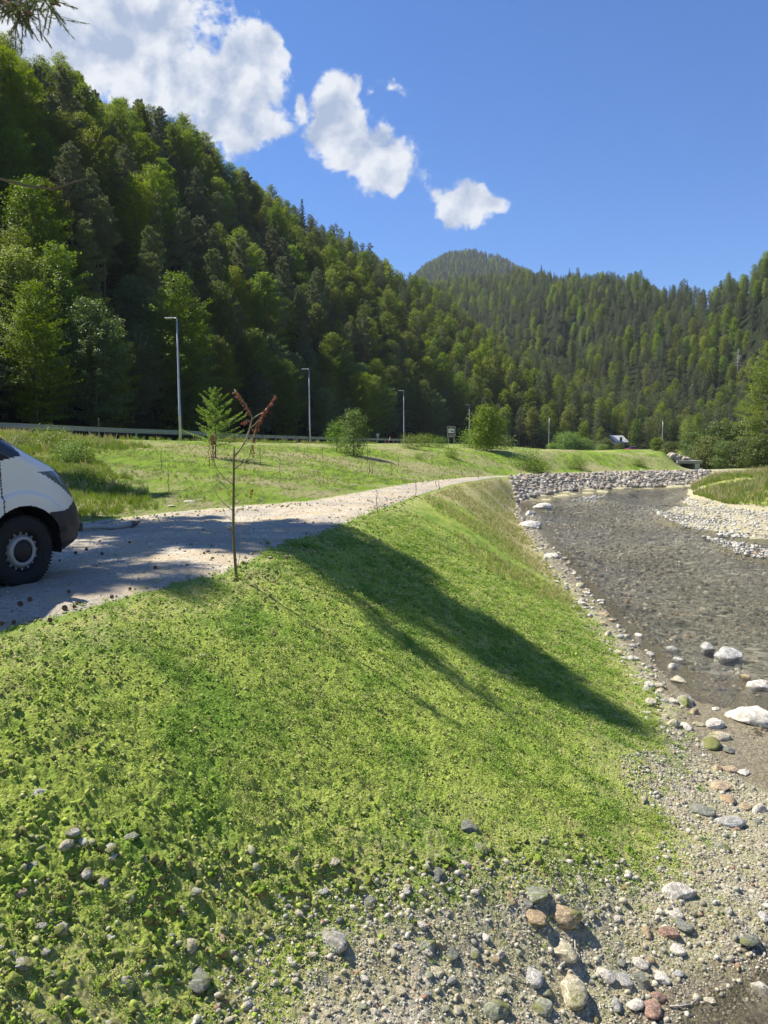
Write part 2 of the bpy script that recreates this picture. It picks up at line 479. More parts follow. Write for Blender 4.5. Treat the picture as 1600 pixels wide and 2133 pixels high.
ROAD_P = ROADN + ROADF[::-1]
def on_ground(px, py, lo=2.0, hi=400.0):
    lo = min(lo, 2.0)
    d = ray(px, py); d = d / d[1]
    t = np.exp(np.linspace(math.log(lo), math.log(hi), 500))
    z = terr(d[0] * t, t); g = EYE + d[2] * t - z
    k = np.where(g < 0)[0]
    if len(k) == 0: return W(d[0] * hi, hi, float(z[-1]))
    k = k[0]
    if k == 0: return W(d[0] * t[0], t[0], float(z[0]))
    a = g[k - 1] / (g[k - 1] - g[k]); T = t[k - 1] + (t[k] - t[k - 1]) * a
    return W(d[0] * T, T, float(terr(d[0] * T, T)[0]))
GREEN_EDGE = [on_ground(*p) for p in ((1068, 1035), (1080, 1090), (1118, 1150), (1160, 1215), (1200, 1262), (1250, 1330), (1310, 1420), (1330, 1480), (1345, 1530),
              (1290, 1580), (1300, 1640), (1370, 1720), (1350, 1785), (1180, 1800), (1050, 1790), (960, 1815), (880, 1820), (760, 1850), (670, 1885), (610, 1940), (550, 2010), (520, 2070), (500, 2132), (0, 2133))]
GREEN_P = [W(-9, 1, 0)] + CREST[1:12] + GREEN_EDGE + [W(-2.2, 2.2, 0), W(-5, 1, 0)]
DRY_P = [on_ground(*p) for p in ((900, 1030), (1000, 1000), (1075, 1000), (1120, 1030), (1090, 1090), (1125, 1150), (1160, 1200), (1120, 1190), (1050, 1120), (970, 1060))]
RIPRAP_P = CREST[11:15] + TOE[:6]
ISLAND_P = ISL_FOOT + [W(60, 55, 0), W(60, 66, 0), W(45, 66, 0), W(33, 64.5, 0)] + [ISL_TOP[0] + W(1, 6, 0), W(*(ISL_FOOT[0][:2] + np.array([0.3, 3.5])), 0)]
# shallow dips, humps and clods laid on the smooth ground
def terrain(x, y, fine=True):
    z = terr(x, y)
    r = np.hypot(x, y)
    dpth = sdist(x, y, PATH_P)
    dgr = sdist(x, y, GREEN_P)
    far = sstep(r, 60, 120)
    z = z + (fbm2(x * 0.6, y * 0.6, 3, 3) - .5) * 0.16 * sstep(-dpth, -0.2, 1.5) * (1 - far) * sstep(r, 2, 6) * (.15 + .85 * sstep(z, -2.35, -1.9))
    z = z + sstep(y, 22, 28) * (x > 8) * ((z > -2.62) & (z < -2.28)) * (fbm2(x * .6, y * .35, 4, 85) - .58) * .46
    if fine:
        near = 1 - sstep(r, 18, 45)
        green = sstep(dgr + (fbm2(x * 3, y * 3, 3, 11) - .5) * 1.2, -.1, .25)
        n1 = fbm2(x * 9, y * 9, 3, 21); n2 = fbm2(x * 26, y * 26, 3, 31)
        cl = 1 - np.abs(2 * fbm2(x * 5.5, y * 5.5, 2, 41) - 1)
        wx = (1 - sstep(y, 3.6, 6.5)) * (1 - sstep(x, .2, 2.5)) + 0.9 * np.exp(-((x - 0.2) ** 2 + (y - 4.8) ** 2) / 1.2)
        wx = np.clip(wx, 0, 1)
        lump = np.clip(fbm2(x * 8 + 3, y * 8, 2, 61) - .42, 0, 1) * 2.2
        bump = (n1 - .5) * .03 + (n2 - .5) * (0.028 + .014 * wx) + (np.sqrt(lump + .001) * .035 + (fbm2(x * 55, y * 55, 2, 63) - .5) * .02) * wx
        gbump = (n1 - .5) * 0.035 + (n2 - .5) * 0.026
        pbump = (fbm2(x * 4, y * 4, 3, 51) - .5) * 0.035 + (n2 - .5) * 0.012
        onp = sstep(dpth, -.15, .15)
        wet = sstep(z, -2.52, -2.40)
        b = np.where(dgr > -1.5, bump * green + gbump * (1 - green), gbump)
        z = z + near * (b * (1 - onp) + pbump * onp) * (0.25 + .75 * wet)
    return z

# ------------------------------------------------------------------ materials
def new_mat(name):
    m = bpy.data.materials.new(name); m.use_nodes = True
    m.node_tree.nodes.clear()
    T = NT(m.node_tree)
    out = T.n('ShaderNodeOutputMaterial')
    return m, T, out
def principled(T, out, col, rough=0.8, metal=0.0, spec=0.3, normal=None):
    p = T.n('ShaderNodeBsdfPrincipled')
    T.put(p.inputs['Base Color'], col); T.put(p.inputs['Roughness'], rough); T.put(p.inputs['Metallic'], metal)
    if 'Specular IOR Level' in p.inputs: T.put(p.inputs['Specular IOR Level'], spec)
    if normal is not None: T.l(normal, p.inputs['Normal'])
    if out is not None: T.l(p.outputs[0], out.inputs[0])
    return p
def bump(T, height, strength=0.5, dist=0.02, normal=None):
    b = T.n('ShaderNodeBump'); b.inputs['Strength'].default_value = strength; b.inputs['Distance'].default_value = dist
    T.l(height, b.inputs['Height'])
    if normal is not None: T.l(normal, b.inputs['Normal'])
    return b.outputs[0]
def objvec(T):
    return T.n('ShaderNodeTexCoord').outputs['Object']
def geopos(T):
    return T.n('ShaderNodeNewGeometry').outputs['Position']
def scaled(T, v, s):
    return T.vmath('MULTIPLY', v, s)
def plain(name, col, rough=0.6, metal=0.0, var=0.15, scale=6.0, bmp=0.0, spec=0.4):
    m, T, out = new_mat(name)
    v = objvec(T); n = T.noise(v, scale, 5, 0.6)
    c = T.mix(n, tuple(q * (1 - var) for q in col), tuple(min(1, q * (1 + var)) for q in col))
    nr = bump(T, T.noise(v, scale * 6, 4), bmp, 0.01) if bmp > 0 else None
    principled(T, out, c, rough, metal, spec, nr)
    return m

def mat_ground():
    m, T, out = new_mat('ground')
    P = geopos(T)
    at = T.n('ShaderNodeAttribute', attribute_name='zone').outputs['Color']
    s = T.n('ShaderNodeSeparateColor'); T.l(at, s.inputs[0])
    green, dry, wet = s.outputs[0], s.outputs[1], s.outputs[2]
    # moss and seedlings
    a = T.noise(P, 1.1, 4, 0.6); b = T.noise(P, 14, 6, 0.7); c = T.noise(P, 45, 5, 0.75); d = T.noise(P, 0.22, 3)
    lime = T.mix(b, (0.19, 0.28, 0.022), (0.53, 0.62, 0.125))
    deep = T.mix(b, (0.09, 0.18, 0.014), (0.25, 0.42, 0.045))
    straw = T.mix(c, (0.32, 0.27, 0.10), (0.66, 0.59, 0.31))
    g = T.mix(T.step(a, .45, .66), lime, deep)
    mid = T.noise(P, 3.2, 9, .82)
    c = T.math('ADD', T.math('MULTIPLY', c, .55), T.math('MULTIPLY', mid, .45))
    f = T.step(T.math('ADD', T.math('MULTIPLY', c, .85), T.math('MULTIPLY', T.math('SUBTRACT', dry, .5), .42)), .40, .56)
    g = T.mix(f, g, straw)
    g = T.mix(T.math('MULTIPLY', T.step(T.noise(P, 34, 5, .75), .55, .65), .6), g, (0.055, 0.055, 0.018))
    # gravel
    vc = T.voro(P, 42, out='Color'); vd = T.voro(P, 42); vc2 = T.voro(P, 17, out='Color'); vd2 = T.voro(P, 17)
    sv = T.n('ShaderNodeSeparateColor'); T.l(vc, sv.inputs[0]); sv2 = T.n('ShaderNodeSeparateColor'); T.l(vc2, sv2.inputs[0])
    stops = [(0, (.27, .245, .18)), (.2, (.39, .35, .26)), (.45, (.52, .47, .345)), (.62, (.44, .435, .35)), (.8, (.65, .59, .45)), (.93, (.74, .69, .57)), (1, (.44, .30, .19))]
    gr = T.ramp(sv.outputs[0], stops, 'LINEAR'); gr2 = T.ramp(sv2.outputs[0], stops)
    big = T.math('MULTIPLY', T.step(sv2.outputs[1], .45, .55), T.step(vd2, .5, .36))
    gr = T.mix(big, gr, gr2)
    soil = T.mix(T.noise(P, 9, 4), (.42, .35, .22), (.64, .56, .39))
    gr = T.mix(T.step(T.noise(P, 5, 5, .7), .40, .62), gr, soil)
    mossy = T.math('MULTIPLY', T.step(T.noise(P, 3.2, 6, .7), .38, .60), .55)
    gr = T.mix(mossy, gr, T.mix(b, (.24, .25, .08), (.45, .44, .18)))
    edge = T.step(T.math('ADD', green, T.math('MULTIPLY', T.math('SUBTRACT', T.noise(P, 9, 6, .75), .5), 1.0)), .42, .60)
    col = T.mix(edge, gr, g)
    # wet mud near the water
    mud = T.mix(T.noise(P, 6, 5), (.15, .12, .08), (.25, .21, .145))
    wg = T.mix(.55, gr, mud, 'MIX')
    wetm = T.step(T.math('ADD', wet, T.math('MULTIPLY', T.math('SUBTRACT', T.noise(P, 2.5, 5), .5), .5)), .3, .7)
    col = T.mix(wetm, col, T.mix(T.step(sv.outputs[1], .35, .5), mud, wg))
    hgt = T.math('ADD', T.math('MULTIPLY', T.noise(P, 55, 5, .7), .6), T.math('MULTIPLY', T.math('SUBTRACT', 1.0, T.math('MULTIPLY', vd, 1.6)), .4))
    hgt = T.math('ADD', hgt, T.math('MULTIPLY', T.noise(P, 24, 6, .8), 1.2))
    nr = bump(T, hgt, .9, .03)
    rough = T.math('SUBTRACT', .95, T.math('MULTIPLY', wetm, .35))
    principled(T, out, T.mix(T.math('MULTIPLY', T.step(T.noise(P, 1.7, 8, .85), .52, .66), .35), col, (.16, .13, .06)), rough, 0, .25, nr)
    return m

def mat_path():
    m, T, out = new_mat('path_gravel')
    P = geopos(T)
    vc = T.voro(P, 38, out='Color'); vd = T.voro(P, 38)
    sv = T.n('ShaderNodeSeparateColor'); T.l(vc, sv.inputs[0])
    peb = T.ramp(sv.outputs[0], [(0, (.25, .22, .17)), (.3, (.42, .37, .29)), (.7, (.55, .49, .38)), (1, (.66, .60, .50))])
    sand = T.mix(T.noise(P, 14, 6, .7), (.36, .285, .18), (.57, .475, .325))
    c = T.mix(T.step(T.noise(P, 1.3, 6, .7), .38, .60), sand, peb)
    gry = T.noise(P, .5, 4, .6)
    c = T.mix(T.math('MULTIPLY', T.step(gry, .44, .60), .55), c, T.mix(T.noise(P, 30, 4, .7), (.20, .19, .17), (.38, .36, .33)))
    at = T.n('ShaderNodeAttribute', attribute_name='zone').outputs['Color']
    s = T.n('ShaderNodeSeparateColor'); T.l(at, s.inputs[0])
    e = T.step(T.math('ADD', s.outputs[0], T.math('MULTIPLY', T.math('SUBTRACT', T.noise(P, 5, 6, .75), .5), 1.1)), .45, .6)
    c = T.mix(e, c, T.mix(T.noise(P, 20, 5, .7), (.10, .19, .02), (.32, .36, .10)))
    h = T.math('ADD', T.noise(P, 30, 6, .75), T.math('MULTIPLY', T.math('SUBTRACT', 1, vd), .5))
    principled(T, out, c, .95, 0, .2, bump(T, h, .7, .02))
    return m

def mat_meadow():
    m, T, out = new_mat('meadow_turf')
    P = geopos(T)
    mp = T.n('ShaderNodeMapping'); T.l(P, mp.inputs['Vector'])
    mp.inputs['Rotation'].default_value = (0, 0, R(38)); mp.inputs['Scale'].default_value = (1.6, .28, 1)
    S = mp.outputs[0]
    a = T.noise(S, 1.4, 7, .68, .5); b = T.noise(P, .16, 4, .6); c = T.noise(P, 14, 6, .75); d = T.noise(S, 5.5, 6, .7)
    lime = T.mix(c, (.13, .24, .018), (.33, .46, .05))
    mid = T.mix(c, (.055, .11, .012), (.17, .24, .035))
    straw = T.mix(c, (.24, .22, .09), (.50, .46, .25))
    g = T.mix(T.step(a, .42, .62), lime, mid)
    k = T.math('ADD', T.math('MULTIPLY', d, .8), T.math('MULTIPLY', T.math('SUBTRACT', b, .5), .9))
    g = T.mix(T.step(k, .36, .50), g, straw)
    g = T.mix(T.math('MULTIPLY', T.step(T.noise(S, 3, 6, .75, .4), .56, .70), .75), g, (.12, .11, .05))
    principled(T, out, g, .95, 0, .15, bump(T, T.math('ADD', c, T.noise(P, 3, 6, .7)), 1.0, .12))
    return m

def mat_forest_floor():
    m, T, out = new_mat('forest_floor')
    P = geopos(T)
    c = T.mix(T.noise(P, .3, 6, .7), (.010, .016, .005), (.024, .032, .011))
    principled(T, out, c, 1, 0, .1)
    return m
def mat_asphalt():
    m, T, out = new_mat('asphalt')
    P = geopos(T)
    principled(T, out, T.mix(T.noise(P, 3, 6, .7), (.045, .045, .045), (.075, .073, .07)), .9, 0, .3, bump(T, T.noise(P, 60, 3), .3, .01))
    return m
def mat_riverbed():
    m, T, out = new_mat('river_stones')
    P = geopos(T)
    def layer(sc):
        nz = T.n('ShaderNodeTexNoise'); T.l(P, nz.inputs['Vector']); nz.inputs['Scale'].default_value = sc * 1.5; nz.inputs['Detail'].default_value = 5
        pw = T.vmath('ADD', P, T.vmath('MULTIPLY', nz.outputs['Color'], (.55 / sc, .55 / sc, .55 / sc)))
        vc = T.voro(pw, sc, out='Color'); vd = T.voro(pw, sc, feature='DISTANCE_TO_EDGE')
        s = T.n('ShaderNodeSeparateColor'); T.l(vc, s.inputs[0])
        col = T.ramp(s.outputs[0], [(0, (.07, .075, .07)), (.22, (.19, .19, .165)), (.5, (.34, .33, .28)), (.68, (.50, .48, .41)), (.84, (.26, .21, .16)), (.93, (.72, .69, .60)), (1, (.40, .29, .19))])
        return T.mix(T.step(vd, 0, .05), (.07, .065, .052), T.mix(1, col, T.mix(T.noise(P, 30, 5, .7), (.65, .65, .65), (1.25, 1.25, 1.25)), 'MULTIPLY')), vd
    c1, d1 = layer(3.2); c2, d2 = layer(9.0)
    c = T.mix(T.step(T.noise(P, 1.2, 4), .42, .56), c1, c2)
    c = T.mix(T.math('MULTIPLY', T.step(T.noise(P, .45, 5, .6), .42, .62), .3), c, (.25, .24, .20))
    principled(T, out, c, .7, 0, .3, bump(T, T.math('MINIMUM', d1, d2), .6, .05))
    return m
def mat_water():
    m, T, out = new_mat('river_water')
    P = geopos(T)
    mp = T.n('ShaderNodeMapping'); T.l(P, mp.inputs['Vector'])
    mp.inputs['Rotation'].default_value = (0, 0, R(-8)); mp.inputs['Scale'].default_value = (1.0, .62, 1)
    S = mp.outputs[0]
    calm = T.step(T.noise(P, .12, 3), .40, .62)
    h = T.math('ADD', T.math('MULTIPLY', T.noise(S, 8.5, 6, .66, .8), 1.0), T.math('MULTIPLY', T.noise(S, 1.6, 3, .5, .4), .9))
    b = T.n('ShaderNodeBump'); b.inputs['Distance'].default_value = .20
    T.l(h, b.inputs['Height']); T.put(b.inputs['Strength'], T.math('MULTIPLY_ADD', calm, .5, .55))
    at = T.n('ShaderNodeAttribute', attribute_name='still').outputs['Fac']
    st = T.n('ShaderNodeBump')
    gl = T.n('ShaderNodeBsdfGlossy'); gl.inputs['Roughness'].default_value = .04; T.l(b.outputs[0], gl.inputs['Normal'])
    tr = T.n('ShaderNodeBsdfTransparent'); tr.inputs[0].default_value = (.94, .94, .88, 1)
    silt = T.n('ShaderNodeBsdfDiffuse'); silt.inputs[0].default_value = (.15, .14, .105, 1)
    body = T.n('ShaderNodeMixShader'); body.inputs[0].default_value = .02
    T.l(tr.outputs[0], body.inputs[1]); T.l(silt.outputs[0], body.inputs[2])
    fr = T.n('ShaderNodeFresnel'); fr.inputs['IOR'].default_value = 1.36; T.l(b.outputs[0], fr.inputs['Normal'])
    mx = T.n('ShaderNodeMixShader'); T.l(fr.outputs[0], mx.inputs[0])
    T.l(body.outputs[0], mx.inputs[1]); T.l(gl.outputs[0], mx.inputs[2]); T.l(mx.outputs[0], out.inputs[0])
    return m

def foliage_mat(name, dark, light, trans=.35, hue=.03, tcol=None, rnd=0.35):
    m, T, out = new_mat(name)
    oi = T.n('ShaderNodeObjectInfo').outputs['Random']
    P = objvec(T)
    n = T.noise(P, .9, 3, .6); n2 = T.noise(P, 6, 2, .6)
    f = T.math('ADD', T.math('MULTIPLY', n, .6), T.math('MULTIPLY', n2, .5), clamp=True)
    c = T.mix(f, dark, light)
    hs = T.n('ShaderNodeHueSaturation'); T.l(c, hs.inputs['Color'])
    T.put(hs.inputs['Hue'], T.math('MULTIPLY_ADD', oi, hue * 2, .5 - hue))
    oi2 = T.math('FRACT', T.math('MULTIPLY', oi, 7.31))
    T.put(hs.inputs['Value'], T.math('MULTIPLY_ADD', oi2, rnd * 2, 1 - rnd))
    T.put(hs.inputs['Saturation'], T.math('MULTIPLY_ADD', T.math('FRACT', T.math('MULTIPLY', oi, 3.7)), .3, .82))
    p = principled(T, None, hs.outputs[0], .55, 0, .35)
    tl = T.n('ShaderNodeBsdfTranslucent')
    T.l(T.mix(1.0, hs.outputs[0], tcol or (1.3, 1.35, .5), 'MULTIPLY'), tl.inputs[0])
    mx = T.n('ShaderNodeMixShader'); mx.inputs[0].default_value = trans
    T.l(p.outputs[0], mx.inputs[1]); T.l(tl.outputs[0], mx.inputs[2]); T.l(mx.outputs[0], out.inputs[0])
    return m
def mat_rock(name, stops, moss=0.0, scale=1.0, wet=0.0):
    m, T, out = new_mat(name)
    oi = T.n('ShaderNodeObjectInfo').outputs['Random']
    P = objvec(T)
    base = T.ramp(oi, stops)
    n = T.noise(P, 5 * scale, 8, .7); n2 = T.noise(P, 28 * scale, 5, .8); n3 = T.noise(P, 1.3 * scale, 4, .6, 1.5)
    c = T.mix(T.step(n, .35, .68), T.mix(1, base, (.62, .60, .58), 'MULTIPLY'), T.mix(1, base, (1.18, 1.16, 1.12), 'MULTIPLY'))
    c = T.mix(T.math('MULTIPLY', T.step(n2, .52, .66), .55), c, T.mix(1, base, (.32, .32, .32), 'MULTIPLY'))
    c = T.mix(T.math('MULTIPLY', T.step(n3, .5, .54), T.step(n3, .6, .55)), c, T.mix(1, base, (1.5, 1.5, 1.5), 'MULTIPLY'))
    if moss > 0:
        g = T.n('ShaderNodeNewGeometry'); sp = T.n('ShaderNodeSeparateXYZ'); T.l(P, sp.inputs[0])
        k = T.math('ADD', T.math('MULTIPLY', T.noise(P, 3.2, 6, .75), 1.4), T.math('MULTIPLY', sp.outputs[2], .45))
        k = T.math('SUBTRACT', k, T.math('MULTIPLY', sp.outputs[0], .4))
        c = T.mix(T.step(k, 1.12 - moss, 1.34 - moss), c, T.mix(n2, (.13, .14, .04), (.29, .30, .11)))
    principled(T, out, c, .85 - wet, 0, .3, bump(T, T.math('ADD', n, T.math('MULTIPLY', n2, .4)), .6, .05))
    return m

M = {}
M['ground'] = mat_ground(); M['path'] = mat_path(); M['meadow'] = mat_meadow(); M['floor'] = mat_forest_floor()
M['asphalt'] = mat_asphalt(); M['bed'] = mat_riverbed(); M['water'] = mat_water()

# ------------------------------------------------------------------ ground meshes
def build_ground():
    fine_az = np.arange(-32, 32.001, 0.066)
    coarse = np.arange(35, 325.1, 2.5)
    az = np.radians(np.concatenate([fine_az, coarse]))
    r = [0.25]
    while r[-1] < 2.6: r.append(r[-1] * 1.12)
    while r[-1] < 3.3: r.append(r[-1] * 1.006)
    while r[-1] < 16: r.append(r[-1] * 1.0032)
    while r[-1] < 80: r.append(r[-1] * 1.0055)
    while r[-1] < 260: r.append(r[-1] * 1.02)
    while r[-1] < 6000: r.append(r[-1] * 1.045)
    r = np.array(r)
    X = np.sin(az)[None, :] * r[:, None]; Y = np.cos(az)[None, :] * r[:, None]
    Z = terrain(X.ravel(), Y.ravel()).reshape(X.shape)
    nr, na = X.shape
    x = X.ravel(); y = Y.ravel(); z = Z.ravel()
    V = np.stack([x, y, z], 1)
    i, j = np.meshgrid(np.arange(nr - 1), np.arange(na), indexing='ij')
    j2 = (j + 1) % na
    F = np.stack([i * na + j, (i + 1) * na + j, (i + 1) * na + j2, i * na + j2], -1).reshape(-1, 4)
    cen = V[F].mean(1); cx, cy, cz = cen[:, 0], cen[:, 1], cen[:, 2]
    rr = np.hypot(cx, cy)
    dpath = sdist(x, y, PATH_P); dgreen = sdist(x, y, GREEN_P); disl = sdist(x, y, ISLAND_P); ddry = sdist(x, y, DRY_P)
    g = sstep(dgreen, -1.0, .45)
    g = np.maximum(g, sstep(disl, .1, 1.2) * .9)
    rad = np.hypot(x, y)
    # right of the path near the photographer and behind: grass
    g = np.maximum(g, sstep(-y, -1.5, 1.0) * (z > -1.6))
    onpath = sstep(dpath, -.1, .1)
    pg = 1 - sstep(dpath, -.05, .32)
    dry = .35 + .36 * sstep(ddry, -.8, .8) + .25 * sstep(-dgreen, -1.2, 0)
    dry += .22 * sstep(1.6 - dpath * -1, 0, 1.6) * 0
    dry = np.clip(dry, 0, 1)
    wet = (1 - sstep(z, -2.52, -2.36))
    bar = (y > 25) & (z > -2.6) & (x > 10)
    wet = np.where(bar, np.maximum(wet * .3, .12), wet)
    zone = np.zeros((len(x), 4), np.float32); zone[:, 3] = 1
    zone[:, 0] = g; zone[:, 1] = dry; zone[:, 2] = wet
    # faces by zone
    dp_f = sdist(cx, cy, PATH_P); inroad = sdist(cx, cy, ROAD_P) > 0
    # meadow: left of the path, up to the road
    MEADOW_P = PLEFT + [RTOE2[0], RTOE2[2], RTOE2[4], ROADN[-1]] + ROADN[::-1] + [W(-60, 20, 0), W(-30, 5, 0)]
    inmead = pinpoly(cx, cy, MEADOW_P)
    under = (cz < -2.6) & (rr < 140)
    hill = ((cy > 20) | (rr > 120)) & (~inmead) & (pinpoly(cx, cy, [W(-9, 1, 0)] + CREST + [RTOE[0]] + RTOE + [W(70, -60, 0), W(-60, -60, 0), W(-60, 20, 0), W(-30, 5, 0)] + PLEFT[:2]) == 0) & (dp_f < 0)
    cls = np.zeros(len(F), int)
    cls[hill] = 3; cls[inmead] = 2; cls[inroad] = 4; cls[dp_f > 0] = 1; cls[under & (cls == 0)] = 5
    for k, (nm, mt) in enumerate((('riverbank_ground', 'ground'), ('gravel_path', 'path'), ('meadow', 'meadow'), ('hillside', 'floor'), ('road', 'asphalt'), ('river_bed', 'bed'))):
        sel = F[cls == k]
        if not len(sel): continue
        u, inv = np.unique(sel.ravel(), return_inverse=True)
        me = mesh_np(nm, V[u], inv.reshape(-1, 4), smooth=True)
        zz = zone[u].copy()
        if k == 1: zz[:, 0] = pg[u]
        a = me.color_attributes.new('zone', 'FLOAT_COLOR', 'POINT'); a.data.foreach_set('color', zz.ravel())
        o = link(nm, me, M[mt]); o['kind'] = 'structure'
    return V
build_ground()
# river surface
wm = MB()
WP = [(3, -30), (40, -30), (75, 20), (75, 60), (48, 82), (30, 82), (12, 76), (2, 60), (1.5, 20), (1.5, 6)]
bmw = bmesh.new()
f = bmw.faces.new([bmw.verts.new((x, y, WATER_Z)) for x, y in WP]); bmesh.ops.triangulate(bmw, faces=[f])
mew = bpy.data.meshes.new('river_water'); bmw.to_mesh(mew); bmw.free()
o = link('river_water', mew, M['water']); o['kind'] = 'structure'

# ------------------------------------------------------------------ plants
def leaf_quads(C, N, size, asp=0.55, seed=1):
    """diamond leaves at centres C with normals N"""
    g = np.random.default_rng(seed); n = len(C)
    a = g.normal(size=(n, 3)); a -= (a * N).sum(1)[:, None] * N; a /= np.linalg.norm(a, axis=1)[:, None] + 1e-9
    b = np.cross(N, a)
    s = np.broadcast_to(np.asarray(size, float), (n,))[:, None] * (0.7 + .6 * g.random((n, 1)))
    V = np.stack([C - a * s * .5, C + b * s * .5 * asp - a * s * .05, C + a * s * .5, C - b * s * .5 * asp - a * s * .05], 1).reshape(-1, 3)
    return V, np.arange(n * 4).reshape(-1, 4)
def unit(v): return v / (np.linalg.norm(v, axis=-1, keepdims=True) + 1e-9)

def crown_beech(seed, H=14, Rr=4.6, nb=90, leaves=12000, size=.34, low=.14, flat=.75, peak=.42):
    g = np.random.default_rng(seed); C = []; N = []
    branches = []
    for i in range(nb):
        t = (i + .5) / nb; hb = H * (low + (0.97 - low) * t ** .85)
        az = i * 2.399 + g.normal() * .3
        prof = (np.sin(np.pi * min(1, (t + .12) / (1.12)) ** peak * 1.0)) if False else (min(1, .55 + t * 1.6) * (1 - t ** 2.2) ** .6)
        L = Rr * prof * (0.72 + .5 * g.random()) + .5
        up = .22 + .75 * t
        d = np.array([math.cos(az), math.sin(az), up]); d /= np.linalg.norm(d)
        base = np.array([0, 0, hb - L * .25])
        branches.append((base, d, L))
    tot = sum(b[2] ** 1.5 for b in branches)
    for (base, d, L) in branches:
        n = int(leaves * L ** 1.5 / tot)
        u = g.random(n) ** .6
        side = unit(np.cross(d, [0, 0, 1.0])); up = np.cross(side, d)
        # a few twigs: leaves gather along side shoots
        k = g.integers(0, 9, n); tw = (k / 9.0 + .12); sgn = np.where(g.random(n) < .5, -1, 1)
        along = tw * L * (0.35 + .65 * u) + (1 - tw) * L * .3 * u
        lat = sgn * (u * L * .42 * (1.1 - tw * .75)) + g.normal(size=n) * .10
        c = base + d * (along + u * L * .1)[:, None] + side * lat[:, None] + up * (g.normal(size=n) * .14 - (along / L) ** 2 * L * .10)[:, None]
        nn = unit(np.array([0, 0, 1.0]) * flat + g.normal(size=(n, 3)) * .38 + d * .25)
        C.append(c); N.append(nn)
    C = np.concatenate(C); N = np.concatenate(N)
    V, F = leaf_quads(C, N, size, .62, seed)
    return mesh_np('crown', V, F), branches

def crown_pine(seed, H=17, Rr=3.6, nb=60, tufts=1500, size=.5, low=.35, needles=7, conic=.5):
    g = np.random.default_rng(seed); C = []; N = []; S = []; branches = []
    for i in range(nb):
        t = (i + .5) / nb; hb = H * (low + (0.98 - low) * t)
        az = i * 2.399 + g.normal() * .5
        L = Rr * ((1 - t) ** conic * min(1, .6 + t * 1.8)) * (.6 + .6 * g.random()) + .35
        up = -.05 + .55 * t + g.normal() * .1
        d = unit(np.array([math.cos(az), math.sin(az), up])); branches.append((np.array([0, 0, hb]), d, L))
    tot = sum(b[2] ** 1.4 for b in branches); Vs = []
    for (base, d, L) in branches:
        n = max(3, int(tufts * L ** 1.4 / tot))
        side = unit(np.cross(d, [0, 0, 1.0])); up = np.cross(side, d)
        u = .25 + .75 * g.random(n) ** .7
        lat = g.normal(size=n) * L * .20 * (1.25 - u)
        c = base + d * (u * L)[:, None] + side * lat[:, None] + up * (np.abs(g.normal(size=n)) * .12 + u ** 2 * L * .1)[:, None]
        C.append(c)
    C = np.concatenate(C)
    n = len(C)
    # every tuft: a star of narrow blades
    Cn = np.repeat(C, needles, 0)
    dirs = unit(g.normal(size=(n * needles, 3)) + np.array([0, 0, .55]))
    s = size * (.6 + .5 * g.random((len(Cn), 1)))
    sidev = unit(np.cross(dirs, g.normal(size=dirs.shape)))
    w = s * .085 + .012
    V = np.stack([Cn - sidev * w * .5, Cn + dirs * s * .6 - sidev * w, Cn + dirs * s, Cn + dirs * s * .6 + sidev * w], 1).reshape(-1, 3)
    F = np.arange(len(V)).reshape(-1, 4)
    return mesh_np('crown', V, F), branches

def crown_spruce(seed, H=17, Rr=2.7, nb=110, leaves=7000, size=.34, low=.08):
    g = np.random.default_rng(seed); C = []; N = []; branches = []
    for i in range(nb):
        t = (i + .5) / nb; hb = H * (low + (0.99 - low) * t)
        az = i * 2.399 + g.normal() * .3
        L = Rr * (1 - t) ** .85 * (.75 + .4 * g.random()) + .18
        d = unit(np.array([math.cos(az), math.sin(az), -.28 + .6 * t])); branches.append((np.array([0, 0, hb]), d, L))
    tot = sum(b[2] ** 1.3 for b in branches)
    for (base, d, L) in branches:
        n = max(4, int(leaves * L ** 1.3 / tot)); side = unit(np.cross(d, [0, 0, 1.0])); up = np.cross(side, d)
        u = g.random(n) ** .75
        lat = (g.random(n) - .5) * 2 * L * .33 * (1.15 - u)
        c = base + d * (u * L)[:, None] + side * lat[:, None] + up * (u ** 2 * L * .16 - np.abs(g.normal(size=n)) * .16)[:, None]
        C.append(c); N.append(unit(np.array([0, 0, .5]) + g.normal(size=(n, 3)) * .5))
    C = np.concatenate(C); N = np.concatenate(N)
    V, F = leaf_quads(C, N, size, .35, seed)
    return mesh_np('crown', V, F), branches

def trunk_mesh(H, r0, branches, seed, nlimb=14, bend=.25, top=.93):
    g = np.random.default_rng(seed + 99); mb = MB()
    ph = g.random() * 6; n = 9
    def cx(h): return Vector((math.sin(h * .35 + ph) * bend * (h / H), math.cos(h * .28 + ph) * bend * (h / H), h))
    ps = [cx(H * top * i / (n - 1)) for i in range(n)]; ps[0].z = -1.0
    mb.tube(ps, [r0 * (1.15 if i == 0 else 1) * (1 - .88 * i / (n - 1)) for i in range(n)], 8)
    idx = np.argsort([-b[2] for b in branches])[:nlimb]
    for i in idx:
        base, d, L = branches[i]
        if base[2] < .3: base = base + np.array([0, 0, .3])
        p0 = cx(float(base[2])); p0.z = float(base[2])
        pts_ = [p0 + Vector(d) * L * k * .9 + Vector((0, 0, -.08 * L * k * k)) for k in (0, .33, .66, 1)]
        rr_ = r0 * .30 * (1 - base[2] / H * .5)
        mb.tube(pts_, [rr_, rr_ * .7, rr_ * .45, rr_ * .15], 5, cap=False)
    return mb.mesh('trunk', True)

